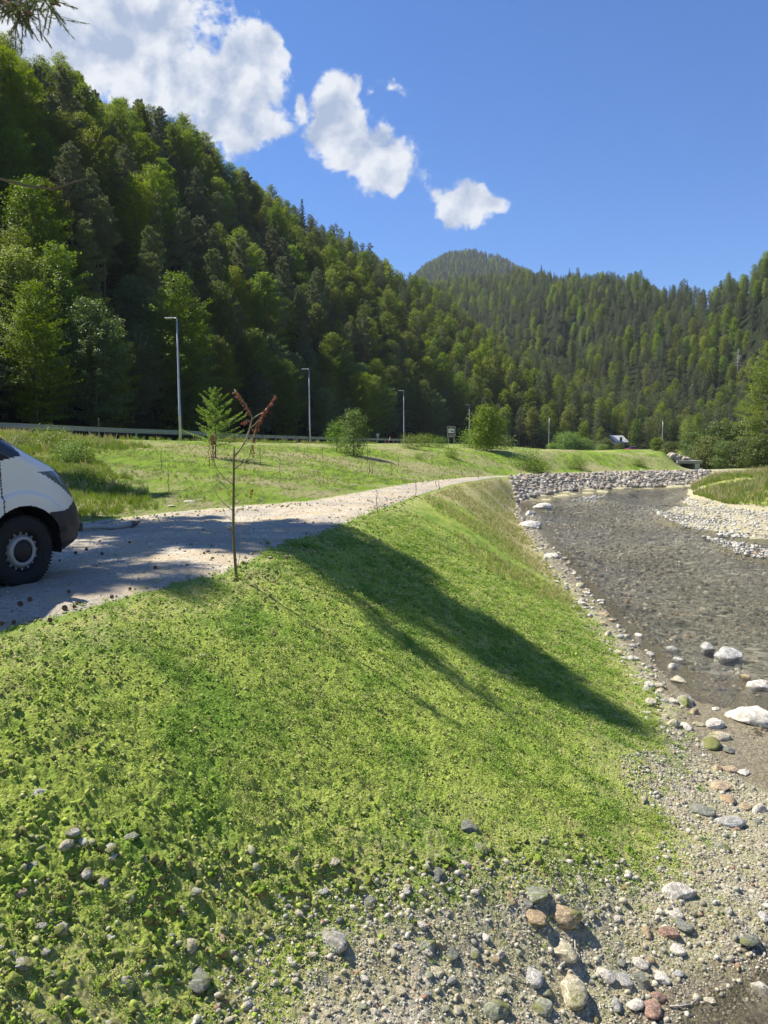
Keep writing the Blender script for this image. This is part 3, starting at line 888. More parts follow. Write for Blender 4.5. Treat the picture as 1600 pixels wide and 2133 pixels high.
M['bark'] = plain('bark', (.14, .11, .08), .95, 0, .45, 9, .6)
M['pine_bark'] = plain('pine_bark', (.22, .125, .075), .95, 0, .4, 8, .6)
M['dead_wood'] = plain('dead_wood', (.42, .40, .36), .9, 0, .25, 8, .4)
M['beech'] = foliage_mat('beech_leaves', (.065, .110, .007), (.245, .300, .020), .42, .022)
M['pine'] = foliage_mat('pine_needles', (.080, .105, .042), (.205, .235, .100), .25, .02, (1.1, 1.2, .7), .25)
M['spruce'] = foliage_mat('spruce_needles', (.030, .055, .022), (.080, .115, .045), .12, .02, (1.1, 1.2, .7), .25)
M['maple'] = foliage_mat('maple_leaves', (.055, .10, .030), (.14, .21, .075), .33, .02)
M['shrub'] = foliage_mat('shrub_leaves', (.07, .125, .012), (.20, .28, .045), .35, .015, None, .12)
M['fir'] = foliage_mat('larch_leaves', (.09, .17, .010), (.22, .36, .035), .4, .01, None, .1)

def set_mat(me, m): me.materials.append(m); return me
PROTO = {}
def make_protos():
    for lod, k in (('near', 1.0), ('far', .16)):
        sz = 1.0 if lod == 'near' else 2.1
        L = []
        for s in range(4 if lod == 'near' else 3):
            H = 13 + s * 1.2
            c, b = crown_beech(10 + s, H, 3.2 + .25 * s, 84, int(26000 * k), .20 * sz, .06)
            L.append((set_mat(c, M['beech']), set_mat(trunk_mesh(H, .22, b, s), M['bark'])))
        PROTO['beech', lod] = L
        L = []
        for s in range(2):
            c, b = crown_beech(30 + s, 11 + s, 3.4, 60, int(20000 * k), .22 * sz, .12, .45)
            L.append((set_mat(c, M['maple']), set_mat(trunk_mesh(11 + s, .2, b, s), M['bark'])))
        PROTO['maple', lod] = L
        L = []
        for s in range(4 if lod == 'near' else 3):
            H = 15 + s * 1.3
            c, b = crown_pine(50 + s, H, 2.5 + .2 * s, 64, int(3200 * (1 if lod == 'near' else .36)), .36 * (1 if lod == 'near' else 1.3), .28 + .06 * s, 8 if lod == 'near' else 5)
            L.append((set_mat(c, M['pine']), set_mat(trunk_mesh(H, .2, b, s, 20), M['pine_bark'])))
        PROTO['pine', lod] = L
        L = []
        for s in range(2):
            H = 17 + s
            c, b = crown_spruce(70 + s, H, 2.6, 110, int(11000 * (1 if lod == 'near' else .22)), .30 * (1 if lod == 'near' else 1.9))
            L.append((set_mat(c, M['spruce']), set_mat(trunk_mesh(H, .2, b, s, 4), M['bark'])))
        PROTO['spruce', lod] = L
make_protos()

def scatter_stuff(name, P, rotz, scl, idx, protos, kind='stuff', tilt=None, label=None, cat=None, group=None):
    """one object: instances of several meshes on points"""
    me = bpy.data.meshes.new(name)
    P = np.asarray(P, np.float32); me.vertices.add(len(P)); me.vertices.foreach_set('co', P.ravel())
    rot = np.zeros((len(P), 3), np.float32); rot[:, 2] = rotz
    if tilt is not None: rot[:, :2] = tilt
    a = me.attributes.new('rot', 'FLOAT_VECTOR', 'POINT'); a.data.foreach_set('vector', rot.ravel())
    a = me.attributes.new('scl', 'FLOAT', 'POINT'); a.data.foreach_set('value', np.asarray(scl, np.float32))
    a = me.attributes.new('pick', 'INT', 'POINT'); a.data.foreach_set('value', np.asarray(idx, np.int32))
    coll = bpy.data.collections.new(name + '_kinds')
    for i, p in enumerate(protos):
        coll.objects.link(bpy.data.objects.new('%s_kind_%02d' % (name, i), p))
    o = link(name, me)
    ng = bpy.data.node_groups.new(name, 'GeometryNodeTree')
    ng.interface.new_socket(name='Geometry', in_out='INPUT', socket_type='NodeSocketGeometry')
    ng.interface.new_socket(name='Geometry', in_out='OUTPUT', socket_type='NodeSocketGeometry')
    N = ng.nodes; Lk = ng.links
    gi = N.new('NodeGroupInput'); go = N.new('NodeGroupOutput')
    iop = N.new('GeometryNodeInstanceOnPoints'); ci = N.new('GeometryNodeCollectionInfo')
    ci.inputs['Collection'].default_value = coll
    ci.inputs['Separate Children'].default_value = True; ci.inputs['Reset Children'].default_value = True
    def na(nm, t):
        x = N.new('GeometryNodeInputNamedAttribute'); x.data_type = t; x.inputs['Name'].default_value = nm; return x.outputs[0]
    Lk.new(gi.outputs[0], iop.inputs['Points']); Lk.new(ci.outputs[0], iop.inputs['Instance'])
    iop.inputs['Pick Instance'].default_value = True
    Lk.new(na('pick', 'INT'), iop.inputs['Instance Index'])
    rv = na('rot', 'FLOAT_VECTOR')
    try:
        er = N.new('FunctionNodeEulerToRotation'); Lk.new(rv, er.inputs[0]); Lk.new(er.outputs[0], iop.inputs['Rotation'])
    except Exception: Lk.new(rv, iop.inputs['Rotation'])
    Lk.new(na('scl', 'FLOAT'), iop.inputs['Scale'])
    Lk.new(iop.outputs[0], go.inputs[0])
    md = o.modifiers.new('scatter', 'NODES'); md.node_group = ng
    tag(o, label, cat, group, kind)
    return o

def join_mesh(name, a, b):
    """crown + trunk in one mesh, two materials (for the far wood)"""
    bm = bmesh.new(); bm.from_mesh(a); na_ = len(bm.faces); bm.from_mesh(b); bm.faces.ensure_lookup_table()
    for f in bm.faces[na_:]: f.material_index = 1
    me = bpy.data.meshes.new(name); bm.to_mesh(me); bm.free()
    me.materials.append(a.materials[0]); me.materials.append(b.materials[0]); return me

def poisson(n_try, x0, x1, y0, y1, spacing_fn, accept_fn, seed):
    g = np.random.default_rng(seed)
    X = g.uniform(x0, x1, n_try); Y = g.uniform(y0, y1, n_try)
    ok = accept_fn(X, Y); X = X[ok]; Y = Y[ok]
    S = spacing_fn(X, Y); cell = {}; out = []
    cs = 12.0
    for x, y, s in zip(X, Y, S):
        cx, cy = int(x // cs), int(y // cs); good = True
        for i in (-1, 0, 1):
            for j in (-1, 0, 1):
                for (a, b) in cell.get((cx + i, cy + j), ()):
                    if (a - x) ** 2 + (b - y) ** 2 < s * s: good = False; break
                if not good: break
            if not good: break
        if good: cell.setdefault((cx, cy), []).append((x, y)); out.append((x, y))
    return np.array(out)

def build_forest():
    htoe = HTOE; 
    left_area = htoe + [W(125, 219, 0), W(300, 400, 0), W(620, 800, 0), W(-1000, 800, 0), W(-300, 60, 0), W(-120, -10, 0), W(-60, 25, 0), W(-50, 36, 0)]
    right_area = RTOE + [W(240, -30, 0), W(400, 300, 0), W(300, 400, 0), W(125, 219, 0), RTOE2[4], RTOE2[3], RTOE2[2], RTOE2[1], RTOE2[0]]
    def acc(X, Y):
        r = np.hypot(X, Y); ang = np.abs(np.arctan2(X, Y))
        ins = pinpoly(X, Y, left_area) | pinpoly(X, Y, right_area)
        return ins & (ang < R(36)) & (r < 780) & (Y > 10)
    sp = lambda X, Y: np.where(np.hypot(X, Y) < 140, 3.4, np.where(np.hypot(X, Y) < 300, 3.5, 4.0))
    T1 = poisson(260000, -420, 460, 10, 760, sp, acc, 5)
    # the first row at the road is dense
    z = terr(T1[:, 0], T1[:, 1])
    # visibility: hide trees behind their own ridge
    r = np.hypot(T1[:, 0], T1[:, 1])
    vis = np.zeros(len(T1), bool)
    fr = np.linspace(.08, .9, 26)
    best = np.full(len(T1), -9.0)
    for f in fr:
        zz = terr(T1[:, 0] * f, T1[:, 1] * f)
        th = 0.0
        best = np.maximum(best, (zz + th - EYE) / (r * f))
    vis = (z + 15 - EYE) / r > best - np.where(T1[:, 0] > 60, .09, .02)
    T1 = T1[vis]; z = z[vis]; r = r[vis]
    qx = project(np.stack([T1[:, 0], T1[:, 1], z], 1))[0]
    clr = ~((qx > 1262) & (qx < 1308) & (T1[:, 1] < 232) & (T1[:, 1] > 150)); T1 = T1[clr]; z = z[clr]; r = r[clr]
    n = len(T1)
    g = np.random.default_rng(3)
    kn = fbm2(T1[:, 0] / 26, T1[:, 1] / 26, 3, 77)
    rnd = g.random(n)
    right = T1[:, 0] > 55
    farv = r > 330
    # species by patches
    pb = np.where(right, .34, np.where(farv, .42, .62)) + (kn - .5) * 1.5
    kind = np.where(rnd < pb, 0, np.where(g.random(n) < np.where(farv, .85, .95), 1, 2))
    edge = (dpoly(T1[:, 0], T1[:, 1], HTOE) < 7) & (T1[:, 0] < 20)
    kind = np.where(edge & (g.random(n) < .45), 3, np.where(edge, 0, kind))
    names = ['beech', 'pine', 'spruce', 'maple']
    scl = (.66 + .38 * g.random(n)) * np.where((r < 120) & (T1[:, 0] < 0), 1.05, 1.0) * np.where(right & (r < 230), .82, 1) * np.where(r > 200, .80, 1) * np.where(kind == 1, .88, 1)
    rot = g.random(n) * 6.28
    px, py = project(np.stack([T1[:, 0], T1[:, 1], z + 8 * scl], 1))
    inview = (px > -60) & (px < 1660) & (py > -120)
    # approximate how large each shows: nearest first
    score = np.where(inview, r, 1e6)
    order = np.argsort(score)
    single = set(order[:272].tolist())
    LODC = {k: [join_mesh(k + '_tree_far', c, t) for (c, t) in PROTO[k, 'far']] for k in names}
    LODN = {k: [join_mesh(k + '_tree_mid', c, t) for (c, t) in PROTO[k, 'near']] for k in names}
    # individual trees
    firsts = {}
    for i in order[:272]:
        k = names[kind[i]]; v = int(g.integers(0, len(PROTO[k, 'near'])))
        key = (k, v)
        if key not in firsts:
            root = empty('%s_tree' % k)
            c, t = PROTO[k, 'near'][v]
            link('crown', c, None, root); link('trunk', t, None, root); firsts[key] = root; o = root
        else: o = copy_tree(firsts[key])
        o.location = (T1[i, 0], T1[i, 1], z[i] - .3); o.rotation_euler = (0, 0, rot[i]); o.scale = (scl[i],) * 3
        x, y = T1[i]
        bx = float(project([x, y, z[i] + 2])[0]); d_ = np.hypot(x, y)
        refs = ((110, 'behind the van'), (300, 'left of the nearest lamp'), (430, 'behind the nearest lamp'), (560, 'behind the sapling'), (700, 'behind the second lamp'), (800, 'behind the twin bushes'),
                (890, 'behind the third lamp'), (955, 'behind the brown sign'), (1000, 'behind the fourth lamp'), (1090, 'behind the round tree'), (1180, 'behind the fifth lamp'), (1250, 'left of the pale house'), (1340, 'above the red car'),
                (1400, 'behind the farthest lamp'), (1460, 'above the culvert'), (1540, 'above the grassy island'), (9999, 'at the right edge'))
        ref = next(t for lim, t in refs if bx < lim)
        row = ['front row', 'second row', 'middle row', 'upper row', 'top row'][int(np.clip((d_ - (60 if x < 0 else 75)) / (34 if x < 0 else 40), 0, 4))]
        if x > 40 and y < 200: grp = 'wood on the right bank'
        elif y > 150: grp = 'wood at the valley end'
        elif z[i] < 5: grp = 'wood edge along the road'
        else: grp = 'wood on the left hillside'
        big = 'tall' if scl[i] > .97 else ('mid sized' if scl[i] > .85 else 'short')
        ad = {'beech': 'leafy beech', 'pine': 'rough pine', 'spruce': 'pointed spruce', 'maple': 'pale maple'}[k]
        tag(o, '%s %s, %s, %s' % (big, ad, row, ref), 'tree', k + ' trees, ' + grp)
    rest = np.array([i for i in range(n) if i not in single])
    for nm, lo, hi, LL in (('hillside_wood', 0, 200, LODN), ('far_wood', 200, 2000, LODC)):
        sel = rest[(r[rest] >= lo) & (r[rest] < hi)]
        protos = []; off = {}
        for k in names: off[k] = len(protos); protos += LL[k]
        idx = [off[names[kind[i]]] + int(g.integers(0, len(LL[names[kind[i]]]))) for i in sel]
        P = np.stack([T1[sel, 0], T1[sel, 1], z[sel] - .3], 1)
        scatter_stuff(nm, P, rot[sel], scl[sel], idx, protos)
    # distant mountain
    def accm(X, Y): return (np.abs(np.arctan2(X, Y)) < R(22)) & (np.hypot(X, Y) > 900)
    T2 = poisson(40000, -150, 520, 900, 1620, lambda X, Y: np.full(len(X), 6.0), accm, 9)
    z2 = terr(T2[:, 0], T2[:, 1]); px2, py2 = project(np.stack([T2[:, 0], T2[:, 1], z2 + 8], 1))
    s2 = (px2 > 850) & (px2 < 1180) & (py2 < 625); T2 = T2[s2]; z2 = z2[s2]
    protos = LODC['beech'] + LODC['pine'] + LODC['spruce']
    scatter_stuff('mountain_wood', np.stack([T2[:, 0], T2[:, 1], z2], 1), g.random(len(T2)) * 6.28, .55 + .25 * g.random(len(T2)), g.integers(0, len(protos), len(T2)), protos)
    print('forest', n, len(T2))
build_forest()

# ------------------------------------------------------------------ rocks, pebbles, clods
def rock_template(seed, sub=3, ang=0.5):
    bm = bmesh.new(); bmesh.ops.create_icosphere(bm, subdivisions=sub, radius=1.0)
    V = np.array([v.co[:] for v in bm.verts]); bm.verts.index_update()
    F = np.array([[v.index for v in f.verts] for f in bm.faces]); bm.free()
    g = np.random.default_rng(seed)
    for k in range(int(4 + min(ang, 1.2) * 12)):                       # broken flat faces
        n = unit(g.normal(size=3)); d = .98 - min(ang, 1.1) * .42 * g.random()
        h = V @ n; V = V - np.outer(np.maximum(h - d, 0), n) * .95
    V *= (1, .62 + .3 * g.random(), .48 + .25 * g.random())
    V *= 1 + (vn3(V * 1.7 + seed * 7.1, seed)[:, None] - .5) * (.34 if ang < 1.5 else .12)
    if sub > 2: V *= 1 + (vn3(V * 6 + seed, seed + 5)[:, None] - .5) * .07 + (vn3(V * 15 + seed, seed + 6)[:, None] - .5) * .03
    return V, F
TPL_HI = [rock_template(100 + i, 4, (.45, .95, 1.2, .7, 1.3, .9)[i % 6]) for i in range(14)]
TPL_LO = [rock_template(200 + i, 1, (.2, .6, .9)[i % 3]) for i in range(10)]
TPL_MID = [rock_template(300 + i, 2, (.5, .9, 1.2, 1.3)[i % 4]) for i in range(10)]
def rotm(g, n, tilt=.5):
    a = g.random(n) * 6.283; b = g.normal(size=n) * tilt; c = g.normal(size=n) * tilt
    ca, sa, cb, sb, cc, sc = np.cos(a), np.sin(a), np.cos(b), np.sin(b), np.cos(c), np.sin(c)
    Rz = np.zeros((n, 3, 3)); Rz[:, 0, 0] = ca; Rz[:, 0, 1] = -sa; Rz[:, 1, 0] = sa; Rz[:, 1, 1] = ca; Rz[:, 2, 2] = 1
    Rx = np.zeros((n, 3, 3)); Rx[:, 0, 0] = 1; Rx[:, 1, 1] = cb; Rx[:, 1, 2] = -sb; Rx[:, 2, 1] = sb; Rx[:, 2, 2] = cb
    Ry = np.zeros((n, 3, 3)); Ry[:, 1, 1] = 1; Ry[:, 0, 0] = cc; Ry[:, 0, 2] = sc; Ry[:, 2, 0] = -sc; Ry[:, 2, 2] = cc
    return Rx @ Ry @ Rz
def merge_rocks(name, P, S, tpls, seed=0, tilt=.5, smooth=True):
    g = np.random.default_rng(seed); P = np.asarray(P); S = np.asarray(S); n = len(P)
    pick = g.integers(0, len(tpls), n); Vs = []; Fs = []; off = 0; M3 = rotm(g, n, tilt)
    for t in range(len(tpls)):
        sel = np.where(pick == t)[0]
        if not len(sel): continue
        V, F = tpls[t]
        VV = np.einsum('nij,vj->nvi', M3[sel], V) * S[sel][:, None, None] + P[sel][:, None, :]
        FF = F[None] + (np.arange(len(sel)) * len(V))[:, None, None] + off
        Vs.append(VV.reshape(-1, 3)); Fs.append(FF.reshape(-1, 3)); off += len(sel) * len(V)
    return mesh_np(name, np.concatenate(Vs), np.concatenate(Fs), smooth)
def rock_mat_island(name, stops, mossf=0.0, dirt=.3):
    m, T, out = new_mat(name)
    rp = T.n('ShaderNodeNewGeometry').outputs['Random Per Island']; P = geopos(T)
    base = T.ramp(rp, stops, 'CONSTANT')
    n = T.noise(P, 22, 6, .75); n2 = T.noise(P, 90, 3, .7)
    c = T.mix(T.step(n, .38, .66), T.mix(1, base, (.66, .64, .6), 'MULTIPLY'), T.mix(1, base, (1.15, 1.15, 1.12), 'MULTIPLY'))
    c = T.mix(T.math('MULTIPLY', T.step(n2, .55, .7), .5), c, T.mix(1, base, (.5, .5, .5), 'MULTIPLY'))
    if mossf > 0:
        k = T.step(T.noise(P, 4.5, 6, .75), .62 - mossf, .80 - mossf)
        c = T.mix(T.math('MULTIPLY', k, .85), c, T.mix(n2, (.09, .12, .02), (.28, .32, .07)))
    principled(T, out, c, .85, 0, .3, bump(T, n, .5, .01))
    return m
PEB = [(0, (.28, .27, .22)), (.12, (.46, .43, .35)), (.32, (.54, .50, .40)), (.48, (.36, .37, .32)), (.58, (.60, .56, .47)), (.74, (.20, .21, .19)), (.79, (.48, .43, .32)), (.90, (.70, .67, .60)), (.96, (.36, .23, .15))]
WHT = [(0, (.50, .48, .43)), (.3, (.62, .60, .55)), (.55, (.40, .385, .34)), (.75, (.70, .68, .63)), (.93, (.42, .31, .22))]
M['pebble'] = rock_mat_island('pebble_stone', PEB, .10)
M['pebble_moss'] = rock_mat_island('mossy_pebble_stone', PEB, .26)
M['white_pebble'] = rock_mat_island('pale_pebble_stone', WHT, 0)
M['riprap'] = rock_mat_island('revetment_stone', [(0, (.33, .30, .26)), (.2, (.42, .38, .33)), (.45, (.28, .26, .22)), (.6, (.49, .45, .39)), (.8, (.40, .32, .26)), (.92, (.58, .54, .47))], 0)
M['path_stone'] = rock_mat_island('path_stone', [(0, (.33, .31, .27)), (.4, (.44, .41, .35)), (.7, (.27, .255, .23)), (.9, (.56, .53, .47))], 0)
M['clod'] = rock_mat_island('soil_clod', [(0, (.30, .22, .13)), (.4, (.38, .30, .19)), (.7, (.24, .17, .10))], .25)
RK = {'grey': mat_rock('grey_stone', [(0, (.38, .38, .36)), (1, (.50, .49, .46))]),
      'white': mat_rock('white_stone', [(0, (.60, .56, .48)), (1, (.68, .65, .58))]),
      'cream': mat_rock('cream_stone', [(0, (.50, .46, .33)), (1, (.58, .53, .40))], .06),
      'dark': mat_rock('dark_stone', [(0, (.19, .20, .17)), (1, (.27, .28, .24))], .12),
      'green': mat_rock('greenish_stone', [(0, (.28, .30, .22)), (1, (.38, .39, .30))], .16),
      'mossy': mat_rock('moss_topped_stone', [(0, (.38, .37, .33)), (1, (.46, .45, .40))], .36),
      'tan': mat_rock('tan_stone', [(0, (.40, .31, .19)), (1, (.46, .37, .24))], .12),
      'orange': mat_rock('orange_soil_clod', [(0, (.42, .32, .20)), (1, (.50, .40, .27))], .0, 1.6),
      'red': mat_rock('red_stone', [(0, (.34, .22, .17)), (1, (.38, .26, .20))])}
HI_MESH = {}
def rock_mesh(v, mat):
    k = (v % len(TPL_HI), mat)
    if k not in HI_MESH:
        V, F = TPL_HI[k[0]]; me = mesh_np('stone', V, F, True); me.materials.append(RK[mat]); HI_MESH[k] = me
    return HI_MESH[k]
NROCK = [0]
def put_rock(px, py, wpx, mat, v, label, cat='stone', group=None, rz=None, sink=.40, flat=1.0):
    p = on_ground(px, py, 2.2)
    if p[2] < WATER_Z and py > 1200: p = at_z(px, py, WATER_Z - .04)
    D = float(np.linalg.norm(p - np.array([0, 0, EYE]))); s = wpx / FPX * D / 1.95
    hgt = s * .55 * flat
    o = link('stone' if mat != 'orange' else 'soil_clod', rock_mesh(v, mat))
    o.location = (p[0], p[1] + .0, p[2] + hgt * (1 - sink) - hgt * .35)
    o.rotation_euler = (0, 0, rz if rz is not None else (v * 1.7 + px * .37) % 6.28); o.scale = (s, s, s * flat)
    tag(o, label, cat, group); NROCK[0] += 1
    return o
ROCKS = [
 (1471, 1352, 48, 'grey', 4, 'angular light grey boulder standing in the shallow water, left of its pair'),
 (1518, 1368, 62, 'grey', 1, 'rounded light grey boulder lying in the shallow water, right of its pair'),
 (1572, 1500, 92, 'white', 5, 'large whitish boulder on the wet sand at the right edge'),
 (1582, 1432, 52, 'white', 3, 'flat pinkish white stone at the water line above the large whitish boulder'),
 (1398, 1354, 24, 'grey', 0, 'small grey round stone in the still water left of the boulder pair'),
 (1412, 1376, 22, 'grey', 6, 'small grey wet stone just below the small round one in the still water'),
 (1402, 1392, 26, 'white', 2, 'pale stone at the tip of the stone spit by the still water'),
 (1414, 1421, 38, 'cream', 7, 'cream wedge shaped stone at the edge of the muddy pool'),
 (1428, 1466, 58, 'mossy', 4, 'grey green pointed boulder with mossy side by the muddy pool'),
 (1372, 1430, 30, 'cream', 8, 'yellowish stone beside weeds left of the muddy pool'),
 (1552, 1412, 22, 'tan', 9, 'small orange brown stone in the water below the boulder pair'),
 (1468, 1436, 20, 'dark', 3, 'dark small stone in the muddy pool'),
 (1478, 1450, 18, 'tan', 10, 'brown small stone below the dark one in the muddy pool'),
 (1500, 1412, 14, 'dark', 5, 'tiny dark stone poking out of the still water'),
 (1480, 1552, 50, 'mossy', 0, 'pale rounded boulder with moss on the edge of the brown sand'),
 (1500, 1536, 34, 'cream', 6, 'cream round stone touching the mossy boulder at the brown sand'),
 (1488, 1512, 40, 'white', 9, 'flat white stone lying on the brown sand'),
 (1455, 1510, 22, 'cream', 1, 'small cream stone on brown sand left of the flat white one'),
 (1430, 1515, 34, 'white', 4, 'angular pale stone at the foot of the bank by the brown sand'),
 (1490, 1478, 18, 'white', 7, 'small white stone in mud between pool and whitish boulder'),
 (1445, 1485, 26, 'tan', 2, 'tan stone leaning below the grey green pointed boulder'),
 (1520, 1566, 30, 'dark', 8, 'dark flat stone right of the mossy boulder on the sand'),
 (680, 1962, 84, 'mossy', 3, 'large speckled granite stone with mossy left side in the lower middle'),
 (440, 1962, 58, 'tan', 4, 'brownish angular stone with mossy flank left of the granite stone'),
 (410, 2046, 62, 'dark', 1, 'dark stone with bright moss cap near the lower left'),
 (386, 1972, 46, 'cream', 6, 'flat yellowish mossy stone left of the brownish angular one'),
 (580, 1958, 40, 'green', 0, 'dark green rounded stone left of the granite stone'),
 (551, 1950, 24, 'dark', 10, 'narrow dark stone upright beside the dark green rounded one'),
 (596, 1972, 24, 'white', 11, 'small white pebble between green stone and granite stone'),
 (750, 2000, 36, 'cream', 3, 'pale stone with moss right below the granite stone'),
 (762, 1884, 48, 'dark', 5, 'dark angular stone at the lower edge of the moss'),
 (735, 1872, 30, 'grey', 2, 'light grey stone against the dark angular one'),
 (758, 1930, 32, 'cream', 9, 'creamy rounded stone above right of the granite stone'),
 (726, 1900, 44, 'tan', 7, 'tan crumbly stone between granite stone and dark angular stone'),
 (568, 1872, 38, 'mossy', 6, 'grey rounded stone half grown over with moss'),
 (545, 1845, 30, 'dark', 4, 'grey black angular stone in moss above the half grown one'),
 (475, 1818, 30, 'cream', 8, 'upright cream stone in the moss'),
 (570, 1802, 26, 'green', 3, 'small green grey stone at the top of the mossy clods'),
 (36, 1865, 34, 'tan', 0, 'yellow brown rounded stone at the left edge in the moss'),
 (60, 1808, 28, 'green', 6, 'grey green stone in moss above the yellow brown one'),
 (92, 1836, 22, 'white', 9, 'small white stone in the moss near the left edge'),
 (162, 1919, 20, 'white', 4, 'white angular pebble in the moss'),
 (228, 1953, 26, 'white', 5, 'white grey stone tucked in moss above the clods'),
 (246, 1594, 24, 'dark', 10, 'slate coloured flat stone high in the mossy slope'),
 (72, 1656, 36, 'grey', 3, 'flat grey stone in the moss near the left edge'),
 (65, 1685, 30, 'cream', 1, 'pale rounded stone below the flat grey one at the left edge'),
 (312, 1808, 38, 'dark', 8, 'bluish dark flat stone in the middle of the moss'),
 (355, 1818, 26, 'dark', 2, 'small bluish stone right of the bluish flat stone'),
 (497, 1722, 30, 'green', 0, 'round grey green stone sunk into the moss'),
 (456, 1577, 16, 'white', 7, 'small pale pebble high on the mossy slope'),
 (420, 1367, 18, 'white', 5, 'small white pebble just below the crest of the mossy slope'),
 (300, 2026, 24, 'white', 1, 'white blue pebble under the left clods'),
 (100, 2030, 34, 'green', 4, 'mossy upright stone in the lower left corner area'),
 (100, 2027, 22, 'green', 9, 'mossy small stone beside the upright one in the lower left'),
 (255, 2050, 40, 'cream', 2, 'pale stone at the bottom of the mossy clods'),
 (10, 1995, 34, 'grey', 0, 'pale grey stone cut by the left edge'),
 (912, 1828, 50, 'dark', 0, 'dark green rounded stone on the lower moss edge in the centre'),
 (996, 1772, 44, 'green', 6, 'moss green boulder at the lower moss edge'),
 (1035, 1775, 26, 'green', 3, 'small mossy stone right of the moss green boulder'),
 (962, 1806, 32, 'cream', 9, 'yellow mossy stone between the two dark green ones'),
 (970, 1725, 46, 'dark', 5, 'dark flat stone under overhanging moss'),
 (1202, 1838, 38, 'cream', 0, 'smooth cream coloured egg shaped stone'),
 (1157, 1832, 26, 'dark', 1, 'dark grey angular stone left of the egg shaped one'),
 (1112, 1866, 66, 'green', 7, 'flat greenish slab stone below the dark grey angular one'),
 (1058, 1872, 34, 'tan', 2, 'brown grey rounded stone left of the flat slab'),
 (990, 1872, 38, 'grey', 4, 'light grey wedge stone on beige gravel'),
 (1092, 1886, 30, 'dark', 6, 'grey blue stone below the flat slab'),
 (1172, 1912, 66, 'tan', 9, 'large tan stone with yellow moss on top in the lower right'),
 (1112, 1912, 58, 'orange', 3, 'orange brown soil clod left of the large tan stone'),
 (1213, 1920, 24, 'dark', 0, 'small dark stone right of the large tan stone'),
 (1408, 1862, 70, 'white', 4, 'large pale wedge stone with moss on its left side'),
 (1405, 1905, 30, 'white', 6, 'white flat stone under the large pale wedge'),
 (1398, 1890, 16, 'grey', 1, 'upright small pale stone under the wedge'),
 (1500, 1766, 30, 'green', 0, 'single olive stone on the fine gravel'),
 (1460, 1692, 48, 'dark', 7, 'dark flat stone on the gravel below the orange clods'),
 (1522, 1716, 52, 'grey', 3, 'grey speckled boulder right of the dark flat stone'),
 (1580, 1688, 34, 'white', 2, 'white angular stone at the right edge'),
 (1575, 1714, 24, 'dark', 5, 'dark small stone at the right edge'),
 (1535, 1729, 18, 'orange', 10, 'small orange stone below the grey speckled boulder'),
 (1500, 1642, 44, 'orange', 5, 'orange soil clod, upper of the column near the right edge'),
 (1512, 1668, 40, 'orange', 8, 'orange soil clod, lower of the column near the right edge'),
 (1552, 1682, 26, 'orange', 1, 'orange soil clod, small and right of the column'),
 (1495, 1603, 32, 'tan', 4, 'tan soil clod, topmost above the orange column'),
 (1520, 1606, 30, 'orange', 9, 'orange clod beside the topmost tan clod'),
 (1548, 1612, 28, 'white', 7, 'white stone right of the topmost clods'),
 (1172, 1984, 54, 'cream', 5, 'flat cream stone with yellow top beside the grey twig'),
 (1192, 2068, 74, 'cream', 0, 'big round cream stone with cracks near the bottom'),
 (1110, 2038, 46, 'grey', 9, 'pale grey green stone left of the big round cream stone'),
 (1130, 2066, 34, 'green', 3, 'green grey pebble just left of the big round cream stone'),
 (1128, 2100, 38, 'green', 6, 'smooth green oval stone at the bottom left of the round stone'),
 (1028, 2112, 56, 'green', 0, 'large grey green rounded stone at the bottom edge'),
 (1285, 2095, 32, 'grey', 2, 'grey rounded stone right of the big round cream stone'),
 (1323, 2094, 38, 'white', 8, 'white quartz stone on the mud at the bottom'),
 (1262, 2032, 44, 'white', 4, 'white wedge stone above the mud'),
 (1300, 2042, 34, 'grey', 1, 'pale grey stone right of the white wedge'),
 (1335, 2045, 50, 'dark', 10, 'long blue grey stone on the mud'),
 (1376, 2038, 32, 'white', 5, 'white oblong stone right of the long blue grey one'),
 (1412, 2030, 22, 'grey', 3, 'small stone right of the white oblong one'),
 (1330, 2008, 32, 'white', 0, 'white stone in the lower right gravel above the long blue grey one'),
 (1294, 2008, 22, 'dark', 7, 'small blue dark stone left of a white one'),
 (1390, 1945, 44, 'red', 4, 'reddish slab on the gravel'),
 (1345, 1943, 28, 'orange', 2, 'orange brown stone left of the reddish slab'),
 (1285, 1916, 20, 'white', 9, 'small bright white stone on the gravel'),
 (1412, 1980, 26, 'white', 6, 'white cracked stone below the reddish slab'),
 (1420, 1928, 38, 'dark', 1, 'grey flat stone right of the reddish slab'),
 (1560, 1962, 44, 'dark', 8, 'dark wet stone at the right edge above the puddle'),
 (1590, 1912, 34, 'grey', 4, 'light grey stone at the right edge above the dark wet one'),
 (1585, 2065, 36, 'white', 2, 'white grey stone standing in the puddle'),
 (1366, 2080, 30, 'red', 0, 'reddish brown stone on the mud'),
 (1355, 2105, 44, 'red', 7, 'flat red brown stone at the bottom edge'),
 (940, 1992, 44, 'dark', 3, 'dark oval stone left of the pebble cluster'),
 (988, 1988, 28, 'green', 0, 'green rounded pebble in the pebble cluster'),
 (1008, 1998, 20, 'cream', 5, 'yellow mossy pebble in the pebble cluster'),
 (1025, 2000, 26, 'tan', 6, 'brown pebble at the right of the pebble cluster'),
 (918, 1975, 26, 'tan', 2, 'light brown round stone above the pebble cluster'),
 (885, 1975, 44, 'green', 9, 'large olive brown stone left of the pebble cluster'),
 (985, 1968, 20, 'dark', 4, 'small blue green stone above the pebble cluster'),
 (905, 2030, 40, 'cream', 8, 'pale yellow stone below the pebble cluster'),
 (1105, 1098, 54, 'grey', 1, 'long bluish grey rock at the water line of the far bank foot'),
 (1105, 1072, 34, 'grey', 4, 'pointed bluish rock at the water line above the long one'),
